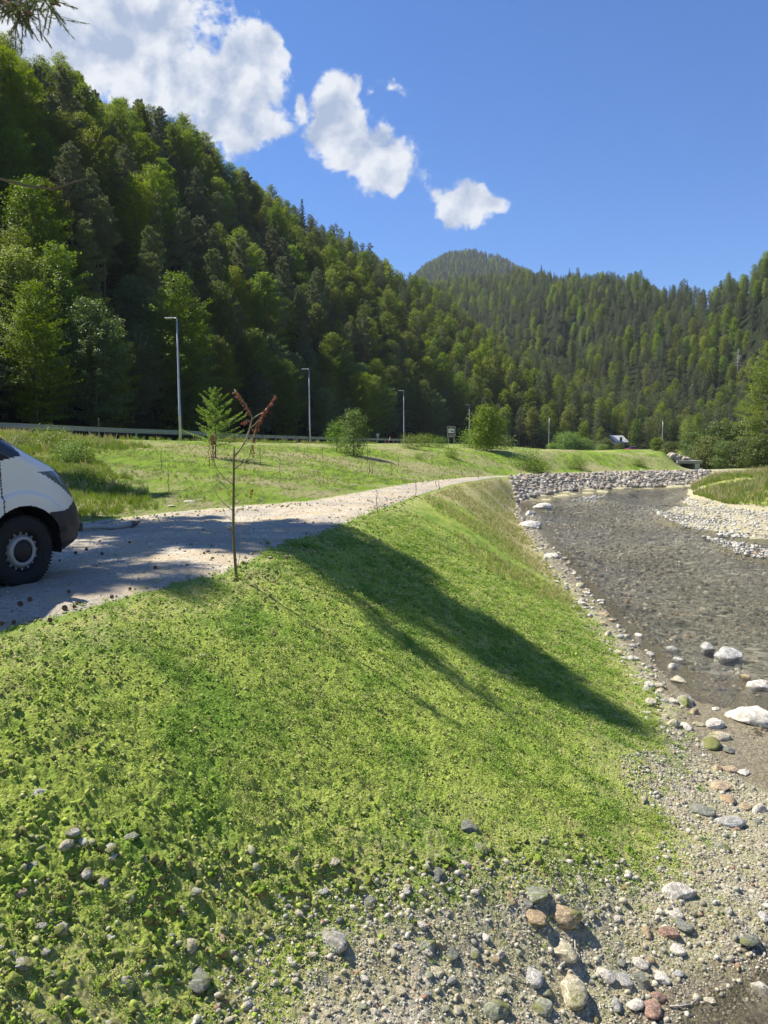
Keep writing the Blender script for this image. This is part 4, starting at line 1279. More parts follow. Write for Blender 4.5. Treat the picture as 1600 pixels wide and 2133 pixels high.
 (1132, 1058, 40, 'white', 5, 'flat pale rock jutting into the river near the revetment'),
 (1208, 1222, 26, 'cream', 0, 'cream stone in the water by the bank'),
 (1257, 1281, 24, 'tan', 3, 'orange yellow stone at the water line'),
 (1150, 1161, 30, 'white', 6, 'white stone at the narrow part of the stony margin'),
 (1345, 1304, 14, 'cream', 1, 'small yellow stone alone in the water'),
 (1290, 1328, 26, 'grey', 8, 'pale stone with dark flank at the water edge'),
 (1330, 1326, 22, 'white', 9, 'white stone at the outer water edge'),
]
for i, (px, py, w, mt, v, lb) in enumerate(ROCKS):
    put_rock(px, py, w, mt, v, lb, 'clod' if mt == 'orange' and 'clod' in lb else 'stone', flat=.85)

# many more countable stones, largest first, then pebbles nobody could count
g = np.random.default_rng(11)
def sample(poly_px, n, smin, smax, pw, seed, zmin=-2.62):
    """uniform over an area given by its corners, sizes by a power law"""
    g = np.random.default_rng(seed)
    Q = np.array(poly_px); lo = Q[:, :2].min(0); hi = Q[:, :2].max(0); out = []
    X = g.uniform(lo[0], hi[0], n * 6); Y = g.uniform(lo[1], hi[1], n * 6)
    k = pinpoly(X, Y, Q); X = X[k][:n]; Y = Y[k][:n]
    u = g.random(len(X)); S = smin * (1 - u * (1 - (smin / smax) ** pw)) ** (-1 / pw)
    return X, Y, S
A_GRAVEL = [on_ground(*p) for p in ((1330, 1480), (1400, 1560), (1290, 1580), (1300, 1640), (1390, 1720), (1350, 1790), (1180, 1800), (1050, 1790), (880, 1820), (700, 1850), (560, 1905), (500, 1990), (440, 2060), (400, 2140), (700, 2160), (1650, 2160), (1650, 1700), (1500, 1590), (1440, 1520))]
A_MARGIN = [on_ground(*p) for p in ((1062, 1040), (1085, 1045), (1118, 1080), (1135, 1120), (1180, 1165), (1235, 1235), (1300, 1300), (1360, 1370), (1405, 1430), (1440, 1490), (1420, 1540), (1350, 1500), (1325, 1430), (1260, 1350), (1205, 1280), (1165, 1225), (1120, 1160), (1080, 1100))]
A_BAR = [on_ground(*p) for p in ((1420, 1036), (1500, 1052), (1700, 1075), (1700, 1112), (1560, 1118), (1440, 1100), (1360, 1075), (1400, 1060))]
A_MOSSLOW = [on_ground(*p) for p in ((0, 1750), (300, 1740), (600, 1790), (900, 1780), (1200, 1740), (1340, 1780), (1180, 1810), (880, 1830), (580, 1920), (450, 2060), (400, 2160), (0, 2160), (-100, 2000))]
A_PATH = [on_ground(*p) for p in ((-60, 1340), (200, 1277), (490, 1200), (700, 1108), (870, 1036), (960, 1000), (870, 1003), (640, 1045), (330, 1070), (160, 1090), (-60, 1115))]
A_SPIT = [on_ground(*p) for p in ((1215, 1040), (1265, 1038), (1240, 1050), (1190, 1052))]
A_SPIT2 = [on_ground(*p) for p in ((1350, 1070), (1400, 1068), (1560, 1112), (1640, 1125), (1520, 1122), (1420, 1098))]
A_SPIT3 = [on_ground(*p) for p in ((1460, 1120), (1640, 1150), (1640, 1172), (1540, 1158))]
STUFF = []
def place(area, n, smin, smax, pw, seed, mat, tpls, name, single_n, single_label, group, keys, sink=.35, minz=-2.6, tilt=.35):
    X, Y, S = sample(area, n, smin, smax, pw, seed)
    Z = terrain(X, Y); k = Z > minz; X, Y, Z, S = X[k], Y[k], Z[k], S[k]
    px, py = project(np.stack([X, Y, Z], 1)); vis = (px > -10) & (px < 1610) & (py < 2150)
    order = np.argsort(-(S / np.hypot(X, Y)) * vis)
    for i in order[:single_n]:
        key = keys[int(i) % len(keys)]
        o = link('stone', rock_mesh(int(i), key)); s = S[i]
        o.location = (X[i], Y[i], Z[i] + s * .5 * (1 - sink) - s * .1); o.rotation_euler = (0, 0, (i * 1.3) % 6.28); o.scale = (s, s, s * .85)
        words = {'grey': 'grey', 'white': 'whitish', 'cream': 'cream', 'dark': 'dark', 'green': 'greenish', 'mossy': 'mossy', 'tan': 'tan', 'orange': 'orange', 'red': 'reddish'}
        tag(o, single_label(words[key], px[i], py[i]), 'stone', group); NROCK[0] += 1
    rest = order[single_n:]
    me = merge_rocks(name, np.stack([X[rest], Y[rest], Z[rest] + S[rest] * .18], 1), S[rest], tpls, seed, tilt)
    me.materials.append(M[mat]); o = link(name, me); o['kind'] = 'stuff'
def lab_margin(c, px, py):
    w = 'beside the revetment foot' if py < 1110 else 'below the pale dry slope' if py < 1200 else 'below the bright green slope' if py < 1330 else 'at the tree shadow end'
    return 'small %s stone on river margin %s' % (c, w)
def lab_gravel(c, px, py):
    h = 'at the bottom edge' if py > 2040 else 'low down' if py > 1930 else 'halfway up' if py > 1800 else 'near the sand'
    v = 'under the mossy clods' if px < 700 else 'below the moss edge' if px < 1100 else 'by the big stones' if px < 1400 else 'by the right edge'
    return 'small %s stone on gravel %s %s' % (c, v, h)
def lab_bar(c, px, py): return '%s cobble on the gravel bar by the island %s' % (c, 'at its tip' if px < 1460 else 'at its middle' if px < 1540 else 'by the right edge')
def lab_moss(c, px, py): return 'small %s stone in mossy clods %s' % (c, 'at the left edge' if px < 200 else 'left of the granite stone' if px < 600 else 'right of the granite stone')
place(A_MARGIN, 2600, .016, .13, 1.8, 21, 'pebble', TPL_MID, 'margin_pebbles', 60, lab_margin, 'stones along the river margin', ['white', 'cream', 'grey', 'white', 'cream', 'tan'], minz=-2.56)
place(A_GRAVEL, 20000, .0055, .042, 2.3, 22, 'pebble', TPL_LO, 'gravel_pebbles', 45, lab_gravel, 'stones on the beige gravel', ['grey', 'cream', 'white', 'green', 'cream', 'tan', 'dark'], minz=-2.54)
place(A_BAR, 3200, .03, .15, 2.1, 23, 'white_pebble', TPL_LO, 'bar_cobbles', 26, lab_bar, 'cobbles on the gravel bar', ['white', 'grey', 'white', 'cream'], minz=-2.56)
place(A_MOSSLOW, 260, .014, .05, 1.8, 24, 'pebble_moss', TPL_MID, 'moss_pebbles', 14, lab_moss, 'stones in the moss', ['mossy', 'green', 'cream', 'mossy', 'tan'])
for ar, n, sd_ in ((A_SPIT, 110, 31), (A_SPIT2, 420, 32), (A_SPIT3, 260, 33)):
    X, Y, S = sample(ar, n, .04, .15, 1.8, sd_)
    Z = np.full(len(X), WATER_Z - .0)
    me = merge_rocks('shoal_cobbles', np.stack([X, Y, Z], 1), S, TPL_LO, sd_, .3); me.materials.append(M['white_pebble']); o = link('shoal_cobbles', me); o['kind'] = 'stuff'
A_BED = [at_z(*p, -2.7) for p in ((1130, 1060), (1350, 1035), (1420, 1060), (1380, 1090), (1480, 1120), (1700, 1160), (1700, 1470), (1560, 1480), (1440, 1440), (1290, 1290), (1170, 1160), (1120, 1090))]
X, Y, S = sample(A_BED, 9000, .03, .16, 1.9, 44); Z = terrain(X, Y); k = Z < -2.5; X, Y, Z, S = X[k], Y[k], Z[k], S[k]
S = np.minimum(S, np.maximum(.03, (WATER_Z - Z) * 1.2))
M['bed_stone'] = rock_mat_island('bed_stone', [(0, (.22, .22, .20)), (.2, (.42, .40, .35)), (.42, (.60, .57, .49)), (.58, (.32, .325, .30)), (.70, (.78, .74, .65)), (.86, (.48, .36, .25)), (.93, (.15, .155, .15))], 0)
me = merge_rocks('bed_pebbles', np.stack([X, Y, Z], 1), S, TPL_LO, 44, .3); me.materials.append(M['bed_stone']); o = link('bed_pebbles', me); o['kind'] = 'stuff'
X, Y, S = sample(A_PATH, 3600, .006, .045, 2.2, 41); Z = terrain(X, Y)
me = merge_rocks('path_pebbles', np.stack([X, Y, Z + S * .2], 1), S, TPL_LO, 41, .4); me.materials.append(M['path_stone']); o = link('path_pebbles', me); o['kind'] = 'stuff'
# crumbs of soil and small stones along the path rim and the crest ridges
CR = []; 
for (a, b, n, wd) in (((490, 1200), (700, 1108), 260, .22), ((700, 1108), (870, 1036), 200, .25), ((870, 1036), (960, 1055), 90, .2), ((150, 1095), (330, 1078), 120, .3), ((330, 1075), (640, 1050), 160, .3), ((960, 1035), (1150, 1190), 90, .3), ((1230, 1240), (1330, 1500), 160, .35), ((1100, 1260), (1340, 1500), 160, .25)):
    A = on_ground(*a); B = on_ground(*b); t = g.random(n)
    q = A[None, :2] + (B - A)[None, :2] * t[:, None] + g.normal(size=(n, 2)) * wd; CR.append(q)
CR = np.concatenate(CR); Z = terrain(CR[:, 0], CR[:, 1]); S = .010 + .035 * g.random(len(CR)) ** 3
me = merge_rocks('soil_crumbs', np.stack([CR[:, 0], CR[:, 1], Z + S * .2], 1), S, TPL_MID, 43, .6); me.materials.append(M['clod']); o = link('soil_crumbs', me); o['kind'] = 'stuff'
# moss covered clods in the lower left
X, Y, S = sample(A_MOSSLOW, 420, .018, .055, 1.6, 51); Z = terrain(X, Y)
def mat_mossclod():
    m, T, out = new_mat('moss_clod'); P = geopos(T); gN = T.n('ShaderNodeNewGeometry')
    sp = T.n('ShaderNodeSeparateXYZ'); T.l(gN.outputs['Normal'], sp.inputs[0])
    n = T.noise(P, 30, 6, .75); n2 = T.noise(P, 5, 4)
    k = T.math('ADD', T.math('MULTIPLY', sp.outputs[2], .5), T.math('MULTIPLY', T.math('SUBTRACT', n, .5), 1.2))
    soil = T.mix(n, (.20, .14, .07), (.46, .35, .21)); mo = T.mix(n, (.09, .15, .015), T.mix(T.step(n2, .4, .6), (.24, .38, .05), (.44, .46, .13)))
    principled(T, out, T.mix(T.step(k, -.08, .22), soil, mo), .95, 0, .1, bump(T, n, 1.0, .02)); return m
M['mossclod'] = mat_mossclod()
me = merge_rocks('moss_clods', np.stack([X, Y, Z - S * .1], 1), S, [rock_template(600 + i, 3, .9) for i in range(5)], 52, .5)
V = np.empty(len(me.vertices) * 3, np.float32); me.vertices.foreach_get('co', V); V = V.reshape(-1, 3)
V += (np.stack([vn3(V * 45, 1), vn3(V * 45, 2), vn3(V * 45, 3)], 1) - .5) * .026 + (np.stack([vn3(V * 120, 4), vn3(V * 120, 5), vn3(V * 120, 6)], 1) - .5) * .014; me.vertices.foreach_set('co', V.ravel())
me.materials.append(M['mossclod']); o = link('moss_clods', me); o['kind'] = 'stuff'

# seedlings: tiny leaves in tufts over the green bank
def tuft(seed, n=26, r=.028, h=.018, leaf=.0095):
    g = np.random.default_rng(seed); C = np.stack([g.normal(size=n) * r * .55, g.normal(size=n) * r * .55, h * g.random(n) + .002], 1)
    V, F = leaf_quads(C, unit(np.array([0, 0, .8]) + g.normal(size=(n, 3)) * .6), leaf, .6, seed); return mesh_np('tuft', V, F)
def mat_seedling():
    m, T, out = new_mat('seedling_leaves'); oi = T.n('ShaderNodeObjectInfo').outputs['Random']; P = geopos(T)
    n = T.noise(P, 1.1, 4, .6)
    c = T.ramp(oi, [(0, (.14, .27, .025)), (.35, (.28, .42, .05)), (.7, (.44, .53, .12)), (1, (.60, .57, .28))])
    c = T.mix(T.math('MULTIPLY', T.step(n, .45, .66), .5), c, (.11, .27, .02))
    p = principled(T, None, c, .6, 0, .3); tl = T.n('ShaderNodeBsdfTranslucent'); T.l(c, tl.inputs[0]); mx = T.n('ShaderNodeMixShader'); mx.inputs[0].default_value = .3
    T.l(p.outputs[0], mx.inputs[1]); T.l(tl.outputs[0], mx.inputs[2]); T.l(mx.outputs[0], out.inputs[0]); return m
M['seedling'] = mat_seedling()
tufts = [set_mat(tuft(i), M['seedling']) for i in range(6)]
def scatter_tufts():
    g = np.random.default_rng(61); n = 120000
    r = np.sqrt(g.uniform(2.6 ** 2, 17 ** 2, n)); a = g.uniform(R(-31), R(31), n)
    keep = g.random(n) < np.clip(6.0 / r, 0, 1) ** .6
    X, Y = (r * np.sin(a))[keep], (r * np.cos(a))[keep]
    dg = sdist(X, Y, GREEN_P) + (fbm2(X * 2.2, Y * 2.2, 4, 71) - .5) * .9
    dens = sstep(dg, -.8, .5) * (.25 + .75 * sstep(fbm2(X * 1.7, Y * 1.7, 3, 72), .38, .58)) * (.12 + .88 * sstep(fbm2(X * 11, Y * 11, 2, 73), .40, .60)) * sstep(-sdist(X, Y, PATH_P), -.30, 0)
    dens = np.where(sdist(X, Y, DRY_P) > 0, dens * .2, dens)
    k = g.random(len(X)) < dens; X, Y = X[k], Y[k]; Z = terrain(X, Y)
    rr = np.hypot(X, Y)
    scatter_stuff('moss_seedlings', np.stack([X, Y, Z], 1), g.random(len(X)) * 6.28, (.6 + .8 * g.random(len(X))) * np.clip(rr / 5.5, .85, 2.0), g.integers(0, 6, len(X)), tufts)
scatter_tufts()

# crumbs: the bank is covered with small crusty clods, overgrown or bare
def mat_crumb():
    m, T, out = new_mat('soil_crumb_kind'); oi = T.n('ShaderNodeObjectInfo').outputs['Random']; P = geopos(T)
    big = T.noise(P, 1.3, 5, .65); n = T.noise(P, 70, 4, .7)
    k = T.math('ADD', T.math('MULTIPLY', oi, .72), T.math('MULTIPLY', big, .36))
    c = T.ramp(k, [(0.12, (.16, .13, .06)), (.26, (.30, .26, .12)), (.38, (.20, .30, .035)), (.55, (.33, .44, .07)), (.72, (.44, .52, .12)), (.88, (.54, .53, .22)), (1, (.48, .44, .24))])
    c = T.mix(n, T.mix(1, c, (.6, .62, .55), 'MULTIPLY'), c)
    principled(T, out, c, .95, 0, .1); return m
M['crumb'] = mat_crumb()
def crumb(i):
    V, F = rock_template(700 + i, 2, .6); V = V * (1 + (vn3(V * 3.1 + i, i)[:, None] - .5) * 1.3); return set_mat(mesh_np('crumb', V * (1, 1.25, 1.3), F, False), M['crumb'])
def scatter_crumbs():
    g = np.random.default_rng(62); n = 210000
    r = np.sqrt(g.uniform(2.6 ** 2, 19 ** 2, n)); a = g.uniform(R(-31), R(31), n)
    keep = g.random(n) < np.clip(5.0 / r, 0, 1) ** 1.1
    X, Y = (r * np.sin(a))[keep], (r * np.cos(a))[keep]
    dg = sdist(X, Y, GREEN_P) + (fbm2(X * 2.2, Y * 2.2, 4, 71) - .5) * .9
    dens = sstep(dg, -.7, .3) * (.30 + .70 * sstep(fbm2(X * 6, Y * 6, 3, 74), .35, .6)) * sstep(-sdist(X, Y, PATH_P), -.34, -.02)
    k = g.random(len(X)) < dens; X, Y = X[k], Y[k]; Z = terrain(X, Y); rr = np.hypot(X, Y)
    wx = np.clip((1 - sstep(Y, 3.6, 6.8)) * (1 - sstep(X, .2, 2.5)), 0, 1)
    S = (.0035 + .0075 * g.random(len(X)) ** 2.5) * np.clip(rr / 5.5, .9, 2.2) * (1 + 2.2 * wx * g.random(len(X)) ** 2)
    scatter_stuff('bank_crumbs', np.stack([X, Y, Z + S * .3], 1), g.random(len(X)) * 6.28, S, g.integers(0, 6, len(X)), [crumb(i) for i in range(6)], tilt=g.normal(size=(len(X), 2)) * .8)
scatter_crumbs()

# ------------------------------------------------------------------ revetment of set stones
def lerp_line(L, t):
    L = np.array(L); seg = np.hypot(*(L[1:, :2] - L[:-1, :2]).T); c = np.concatenate([[0], np.cumsum(seg)]); t = np.asarray(t) * c[-1]
    return np.stack([np.interp(t, c, L[:, k]) for k in range(3)], -1)
def revetment():
    g = np.random.default_rng(81); T_ = TOE[:6][::-1]; C_ = CREST[11:15]; Pn = []; Sn = []
    for row in range(10):
        v = row / 9
        for k in range(110):
            t = (k + .5 * (row % 2) + g.normal() * .3) / 110
            a = lerp_line(C_, np.clip(t, 0, 1)); b = lerp_line(T_, np.clip(t, 0, 1)); p = a + (b - a) * v
            Pn.append((p[0], p[1], float(terr(p[0], p[1])[0]) + .0)); Sn.append(.17 + .20 * g.random() ** 2)
    me = merge_rocks('stone_revetment', np.array(Pn), np.array(Sn), [rock_template(400 + i, 3, 1.6) for i in range(8)], 82, .5, False)
    me.materials.append(M['riprap']); o = link('stone_revetment', me)
    tag(o, 'long embankment of set grey stone blocks along the outer river bend', 'revetment')
revetment()

# ------------------------------------------------------------------ grass
def blades(seed, n=26, h=.45, w=.008, spread=.12, lean=.35):
    g = np.random.default_rng(seed); V = []; 
    for i in range(n):
        a = g.random() * 6.28; r = spread * g.random(); b = np.array([r * math.cos(a), r * math.sin(a), 0])
        d = np.array([math.cos(a), math.sin(a), 0]) * lean * g.random() * h; hh = h * (.5 + .6 * g.random()); s = np.array([-math.sin(a), math.cos(a), 0]) * w
        V += [b - s, b + s, b + d * .4 + s * .8 + [0, 0, hh * .6], b + d + [0, 0, hh]]
    return mesh_np('grass_blades', np.array(V), np.arange(len(V)).reshape(-1, 4))
M['grass'] = foliage_mat('grass_blades', (.12, .19, .02), (.30, .37, .07), .3, .02, None, .22)
M['grass_dry'] = foliage_mat('dry_grass', (.32, .28, .14), (.54, .48, .28), .3, .01, None, .15)
gr_p = [set_mat(blades(i, 22, .40), M['grass']) for i in range(4)] + [set_mat(blades(9, 10, .7, .006), M['grass_dry'])]
def grass_area(name, corners, n, smin, smax, seed, pdry=.12, land=True):
    g = np.random.default_rng(seed); Q = np.array([c[:2] for c in corners])
    lo, hi = Q.min(0), Q.max(0); X = g.uniform(lo[0], hi[0], n); Y = g.uniform(lo[1], hi[1], n); k = pinpoly(X, Y, Q)
    X, Y = X[k], Y[k]; k = g.random(len(X)) < sstep(fbm2(X * .5, Y * .5, 3, seed), .30, .55) ; X, Y = X[k], Y[k]
    Z = terrain(X, Y); 
    if land: k = Z > -2.42; X, Y, Z = X[k], Y[k], Z[k]
    idx = np.where(g.random(len(X)) < pdry, 4, g.integers(0, 4, len(X)))
    scatter_stuff(name, np.stack([X, Y, Z], 1), g.random(len(X)) * 6.28, g.uniform(smin, smax, len(X)), idx, gr_p)
grass_area('roadside_grass', [on_ground(-120, 960, 5), on_ground(200, 945, 5), on_ground(330, 932, 5), W(-22, 46, 0), W(-27, 43, 0), W(-34, 40, 0)], 16000, .35, .75, 91)
grass_area('roadside_grass', [p for p in offs(ROADN, -.6, 0)[1:8]] + [p for p in offs(ROADN, -3.2, 0)[1:8]][::-1], 14000, .35, .85, 92)
grass_area('slope_grass', [on_ground(-60, 1100, 5), on_ground(330, 1062, 5), on_ground(300, 1010, 5), on_ground(180, 950, 5), on_ground(-80, 960, 5)], 8000, .2, .5, 93, .05)
grass_area('island_grass', ISLAND_P, 60000, .35, .95, 94, .12)
grass_area('bank_grass', [RTOE[0] + W(-4, -6, 0), W(50, 82, 0), W(80, 95, 0), RTOE2[2], RTOE2[1], RTOE2[0]], 4000, 1, 1.8, 95)
grass_area('road_verge_grass', [on_ground(1000, 932, 60), on_ground(1400, 938, 70)] + [p for p in offs(ROADN, -1, 0)[12:15]][::-1] + offs(ROADN, -1, 0)[9:12][::-1], 12000, .12, .3, 96)

grass_area('dry_bank_grass', [on_ground(*p) for p in ((880, 1036), (960, 1010), (1062, 995), (1110, 1035), (1078, 1085), (1120, 1150), (1170, 1215), (1240, 1310), (1000, 1180))], 26000, .10, .26, 97, .45)
grass_area('meadow_grass', [on_ground(330, 1062, 5), on_ground(780, 1012, 5), on_ground(1050, 985, 5), on_ground(1400, 972, 5), on_ground(1380, 950, 5), on_ground(1010, 945, 5), on_ground(700, 935, 5), on_ground(400, 925, 5), on_ground(200, 940, 5)], 34000, .10, .28, 98, .3)

# ------------------------------------------------------------------ white van on the path
def paint(name, col, rough=.25, coat=.6, var=.03):
    m, T, out = new_mat(name); v = objvec(T)
    n = T.noise(v, 1.6, 6, .65)
    dz = T.n('ShaderNodeSeparateXYZ'); T.l(v, dz.inputs[0])
    c = T.mix(n, tuple(q * (1 - var) for q in col), col)
    dirt = T.math('MULTIPLY', T.step(dz.outputs[2], .95, .35), T.noise(v, 7, 5, .7))
    c = T.mix(T.math('MULTIPLY', dirt, .7), c, (.22, .20, .16))
    p = principled(T, out, c, rough, 0, .5)
    if 'Coat Weight' in p.inputs: p.inputs['Coat Weight'].default_value = coat; p.inputs['Coat Roughness'].default_value = .06
    return m
M['van_white'] = paint('van_paint', (.78, .77, .73), .3)
M['black_plastic'] = plain('black_plastic', (.022, .024, .028), .5, 0, .3, 5, .1)
M['rubber'] = plain('tyre_rubber', (.018, .018, .018), .85, 0, .3, 9, .3)
M['steel_dark'] = plain('wheel_steel', (.02, .02, .021), .5, .2, .2, 5)
M['steel_grey'] = plain('wheel_cover_grey', (.36, .36, .35), .45, .3, .12, 8)
M['galv'] = plain('galvanised_steel', (.46, .48, .49), .48, .55, .12, 4, .05)
M['galv_rail'] = plain('weathered_guardrail_steel', (.30, .31, .30), .55, .4, .2, 3, .05)
def glassy(name, col):
    m, T, out = new_mat(name); p = principled(T, out, col, .06, 0, .6); return m
M['glass'] = glassy('dark_glass', (.015, .018, .02))
M['lamp_glass'] = glassy('headlamp_glass', (.12, .13, .14))
M['chrome'] = plain('chrome', (.6, .6, .6), .15, 1, .02)

def grid_split(P, cls, names, mats, parent, flip=False):
    """P (rows, cols, 3), cls (rows-1, cols-1) -> one mesh per class, both sides mirrored"""
    nr, nc = P.shape[:2]; V = P.reshape(-1, 3); V2 = V * (1, -1, 1); VV = np.concatenate([V, V2]); n = len(V)
    i, j = np.meshgrid(np.arange(nr - 1), np.arange(nc - 1), indexing='ij')
    F = np.stack([i * nc + j, i * nc + j + 1, (i + 1) * nc + j + 1, (i + 1) * nc + j], -1).reshape(-1, 4)
    c = cls.reshape(-1)
    res = {}
    for k, nm in enumerate(names):
        s = F[c == k]
        if not len(s) or nm is None: continue
        halves = [s, (s + n)[:, ::-1]]
        sets = halves if nm in ('headlight', 'side_window', 'tail_light') else [np.concatenate(halves)]
        for a in sets:
            u, inv = np.unique(a.ravel(), return_inverse=True)
            me = mesh_np(nm, VV[u], inv.reshape(-1, 4), True)
            bm = bmesh.new(); bm.from_mesh(me); bmesh.ops.remove_doubles(bm, verts=bm.verts, dist=.0008); bmesh.ops.recalc_face_normals(bm, faces=bm.faces); bm.to_mesh(me); bm.free()
            res[nm] = link(nm, me, mats[k], parent)
    return res

def build_wheel(parent, loc, side, r=.36, w=.225):
    wh = MB(); a = r
    prof = [(r * .60, -.5), (r * .66, -.53), (r * .82, -.53), (r * .93, -.50), (r * .985, -.42), (r, -.30), (r, .30), (r * .985, .42), (r * .93, .50), (r * .82, .53), (r * .66, .53), (r * .60, .5)]
    wh.lathe([(p, h * w) for p, h in prof], 64, 'Y')
    # tread blocks
    for k in range(64):
        t = 2 * math.pi * k / 64
        for s in (-1, 1):
            wh.box(((r - .001) * math.cos(t), s * w * .36, (r - .001) * math.sin(t)), (.022, w * .22, .016), Matrix.Rotation(-t, 3, 'Y'))
    wheel = wh.build('wheel', M['rubber'], parent, False, loc)
    o = -side
    rim = MB(); q = .5 * w
    rim.lathe([(r * .615, q * o * -1), (r * .60, q * .98 * o * -1), (r * .575, q * .78 * -o), (r * .53, q * .55 * -o), (r * .44, q * .50 * -o), (r * .40, q * .62 * -o), (0.001, q * .62 * -o)], 48, 'Y')
    ro = rim.build('rim', M['steel_dark'], wheel, True)
    ring = MB(); ring.lathe([(r * .475, q * .60 * -o), (r * .43, q * .86 * -o), (r * .405, q * .95 * -o), (r * .36, q * .97 * -o), (r * .325, q * .93 * -o), (r * .315, q * .70 * -o)], 48, 'Y')
    for k in range(16):
        t = 2 * math.pi * k / 16; c = (r * .515 * math.cos(t), q * .60 * -o, r * .515 * math.sin(t))
        ring.box(c, (.030, .006, .022), Matrix.Rotation(-t, 3, 'Y'))
    ring.build('wheel_ring', M['steel_grey'], wheel, True)
    hub = MB(); hub.lathe([(r * .318, q * .70 * -o), (r * .31, q * .86 * -o), (r * .2, q * .95 * -o), (.001, q * .97 * -o)], 32, 'Y'); hub.build('hub_cap', M['steel_dark'], wheel, True)
    return wheel

def build_van(loc, rz):
    root = empty('van', loc, rz)
    tag(root, 'white panel van with black bumper and steel wheels parked on the gravel path', 'van')
    zk = [.30, .36, .42, .52, .62, .74, .88, 1.00, 1.10, 1.17, 1.24, 1.31, 1.38, 1.45, 1.52, 1.60, 1.80, 2.0, 2.2, 2.35, 2.5, 2.6, 2.66]
    xk = [.80, .90, .945, .965, .96, .93, .87, .81, .74, .66, .53, .39, .26, .13, .01, -.08, -.28, -.50, -.72, -.92, -1.25, -1.7, -2.3]
    wk_z = [.30, .40, .55, .9, 1.3, 1.8, 2.3, 2.5, 2.6, 2.66]; wk = [.93, .975, .99, .99, .975, .94, .885, .83, .74, .62]
    zs = np.concatenate([np.arange(.30, 1.56, .0125), np.arange(1.60, 2.5, .04), np.arange(2.5, 2.665, .02)])
    rows = []
    XR = -5.0
    for z in zs:
        xf = float(np.interp(z, zk, xk)); Wd = float(np.interp(z, wk_z, wk)); rx = .55 if z < 1.2 else .50; ry = .50
        xe = xf - rx; xs = min(-.85, xe - .05)
        xr = XR + (.10 if z > 2.3 else 0) * (z - 2.3) * 3
        a = [(xr, 0.0), (xr, -Wd * .5), (xr, -Wd + .10), (xr + .03, -Wd + .03), (xr + .10, -Wd)]
        for x in np.linspace(xr + .3, xs, 22): a.append((x, -Wd))
        for x in np.linspace(xs, xe, 96)[1:]: a.append((x, -Wd))
        for th in np.linspace(0, np.pi / 2, 34)[1:]:
            c, s = np.cos(th) ** .85, np.sin(th) ** .85
            a.append((xe + rx * s - .0, -(Wd - ry + ry * c)))
        y1 = -a[-1][1]
        for y in np.linspace(-y1, 0, 12)[1:]: a.append((xf + .05 * (1 - (y / y1) ** 2), y))
        rows.append([(p[0], p[1], z) for p in a])
    P = np.array(rows)
    X, Y, Z = P[..., 0], P[..., 1], P[..., 2]
    # wheel arches and flares
    side = (Y < -.80)
    for wx in (0.0, -3.66):
        d = np.hypot(X - wx, Z - .36)
        fl = np.where(side, .028 * (1 - sstep(d, .585, .625)) * sstep(Z, .5, .60), 0); P[..., 1] -= fl
    cen = (P[:-1, :-1] + P[1:, :-1] + P[:-1, 1:] + P[1:, 1:]) / 4
    cx, cy, cz = cen[..., 0], cen[..., 1], cen[..., 2]
    cls = np.zeros(cx.shape, int)
    zb = .735 + .10 * sstep(cx, .48, .80)
    cls[(cx > .3) & (cz < zb)] = 1
    cls[(cz < .46) & (cx < .3)] = 1                       # dark sill
    cls[(cx > .62) & (np.abs(cy) < .58) & (cz > .86) & (cz < 1.10)] = 5   # grille
    # headlamp: leaning triangle around the corner
    ang = (cx - (np.interp(cz, zk, xk) - .55)) / .55
    hl0 = .16 + (1.155 - cz) * 1.75
    cls[(cz > .865) & (cz < 1.165) & (ang > hl0) & (np.abs(cy) > .55) & (cx > .2)] = 2
    def inpoly2(px_, pz_, poly): return pinpoly(px_, pz_, np.array(poly))
    win = inpoly2(cx, cz, [(.03, 1.335), (-.03, 1.44), (-.15, 1.54), (-.66, 2.04), (-.86, 2.12), (-1.50, 2.12), (-1.50, 1.30), (-.3, 1.27)]) & (cy < -.85)
    cls[win] = 3
    wsc = (cz > 1.56) & (cz < 2.34) & (np.abs(cy) < np.interp(cz, [1.5, 2.3], [.84, .76])) & (cx > -1.3) & (np.abs(cy) < .86)
    cls[wsc & (cls == 0)] = 4
    # seams
    seam = (np.abs(cx + .235) < .008) & (cz > .5) & (cz < 1.5) & (cy < -.8)
    cls[seam] = 6
    hood = (np.abs(cz - 1.50) < .007) & (cx > -.2); cls[hood] = 6
    for wx in (0.0, -3.66):
        dd = np.hypot(X - wx, Z - .36); inside = (dd < .465) & side
        dc = np.hypot(cx - wx, cz - .36); cls[(dc < .465) & (cy < -.8)] = 7
        sn = inside & (dd > .44)
        for arr, c0, ii in ((P[..., 0], wx, 0), (P[..., 2], .36, 2)):
            v = np.where(sn, c0 + (arr - c0) * .465 / np.maximum(dd, .01), arr); P[..., ii] = v
    R_ = grid_split(P, cls, ['body', 'bumper', 'headlight', 'side_window', 'windscreen', 'grille', 'panel_gap', None],
                    [M['van_white'], M['black_plastic'], M['lamp_glass'], M['glass'], M['glass'], M['black_plastic'], M['black_plastic'], None], root)
    # roof cap and floor
    top = P[-1]; capv = [tuple(p) for p in top] + [(p[0], -p[1], p[2]) for p in top[::-1]]
    mb = MB(); mb.add([Vector(v) for v in capv], [tuple(range(len(capv)))]); mb.build('roof', M['van_white'], root)
    fl = MB(); fl.box((-2.1, 0, .42), (5.6, 1.2, .06)); 
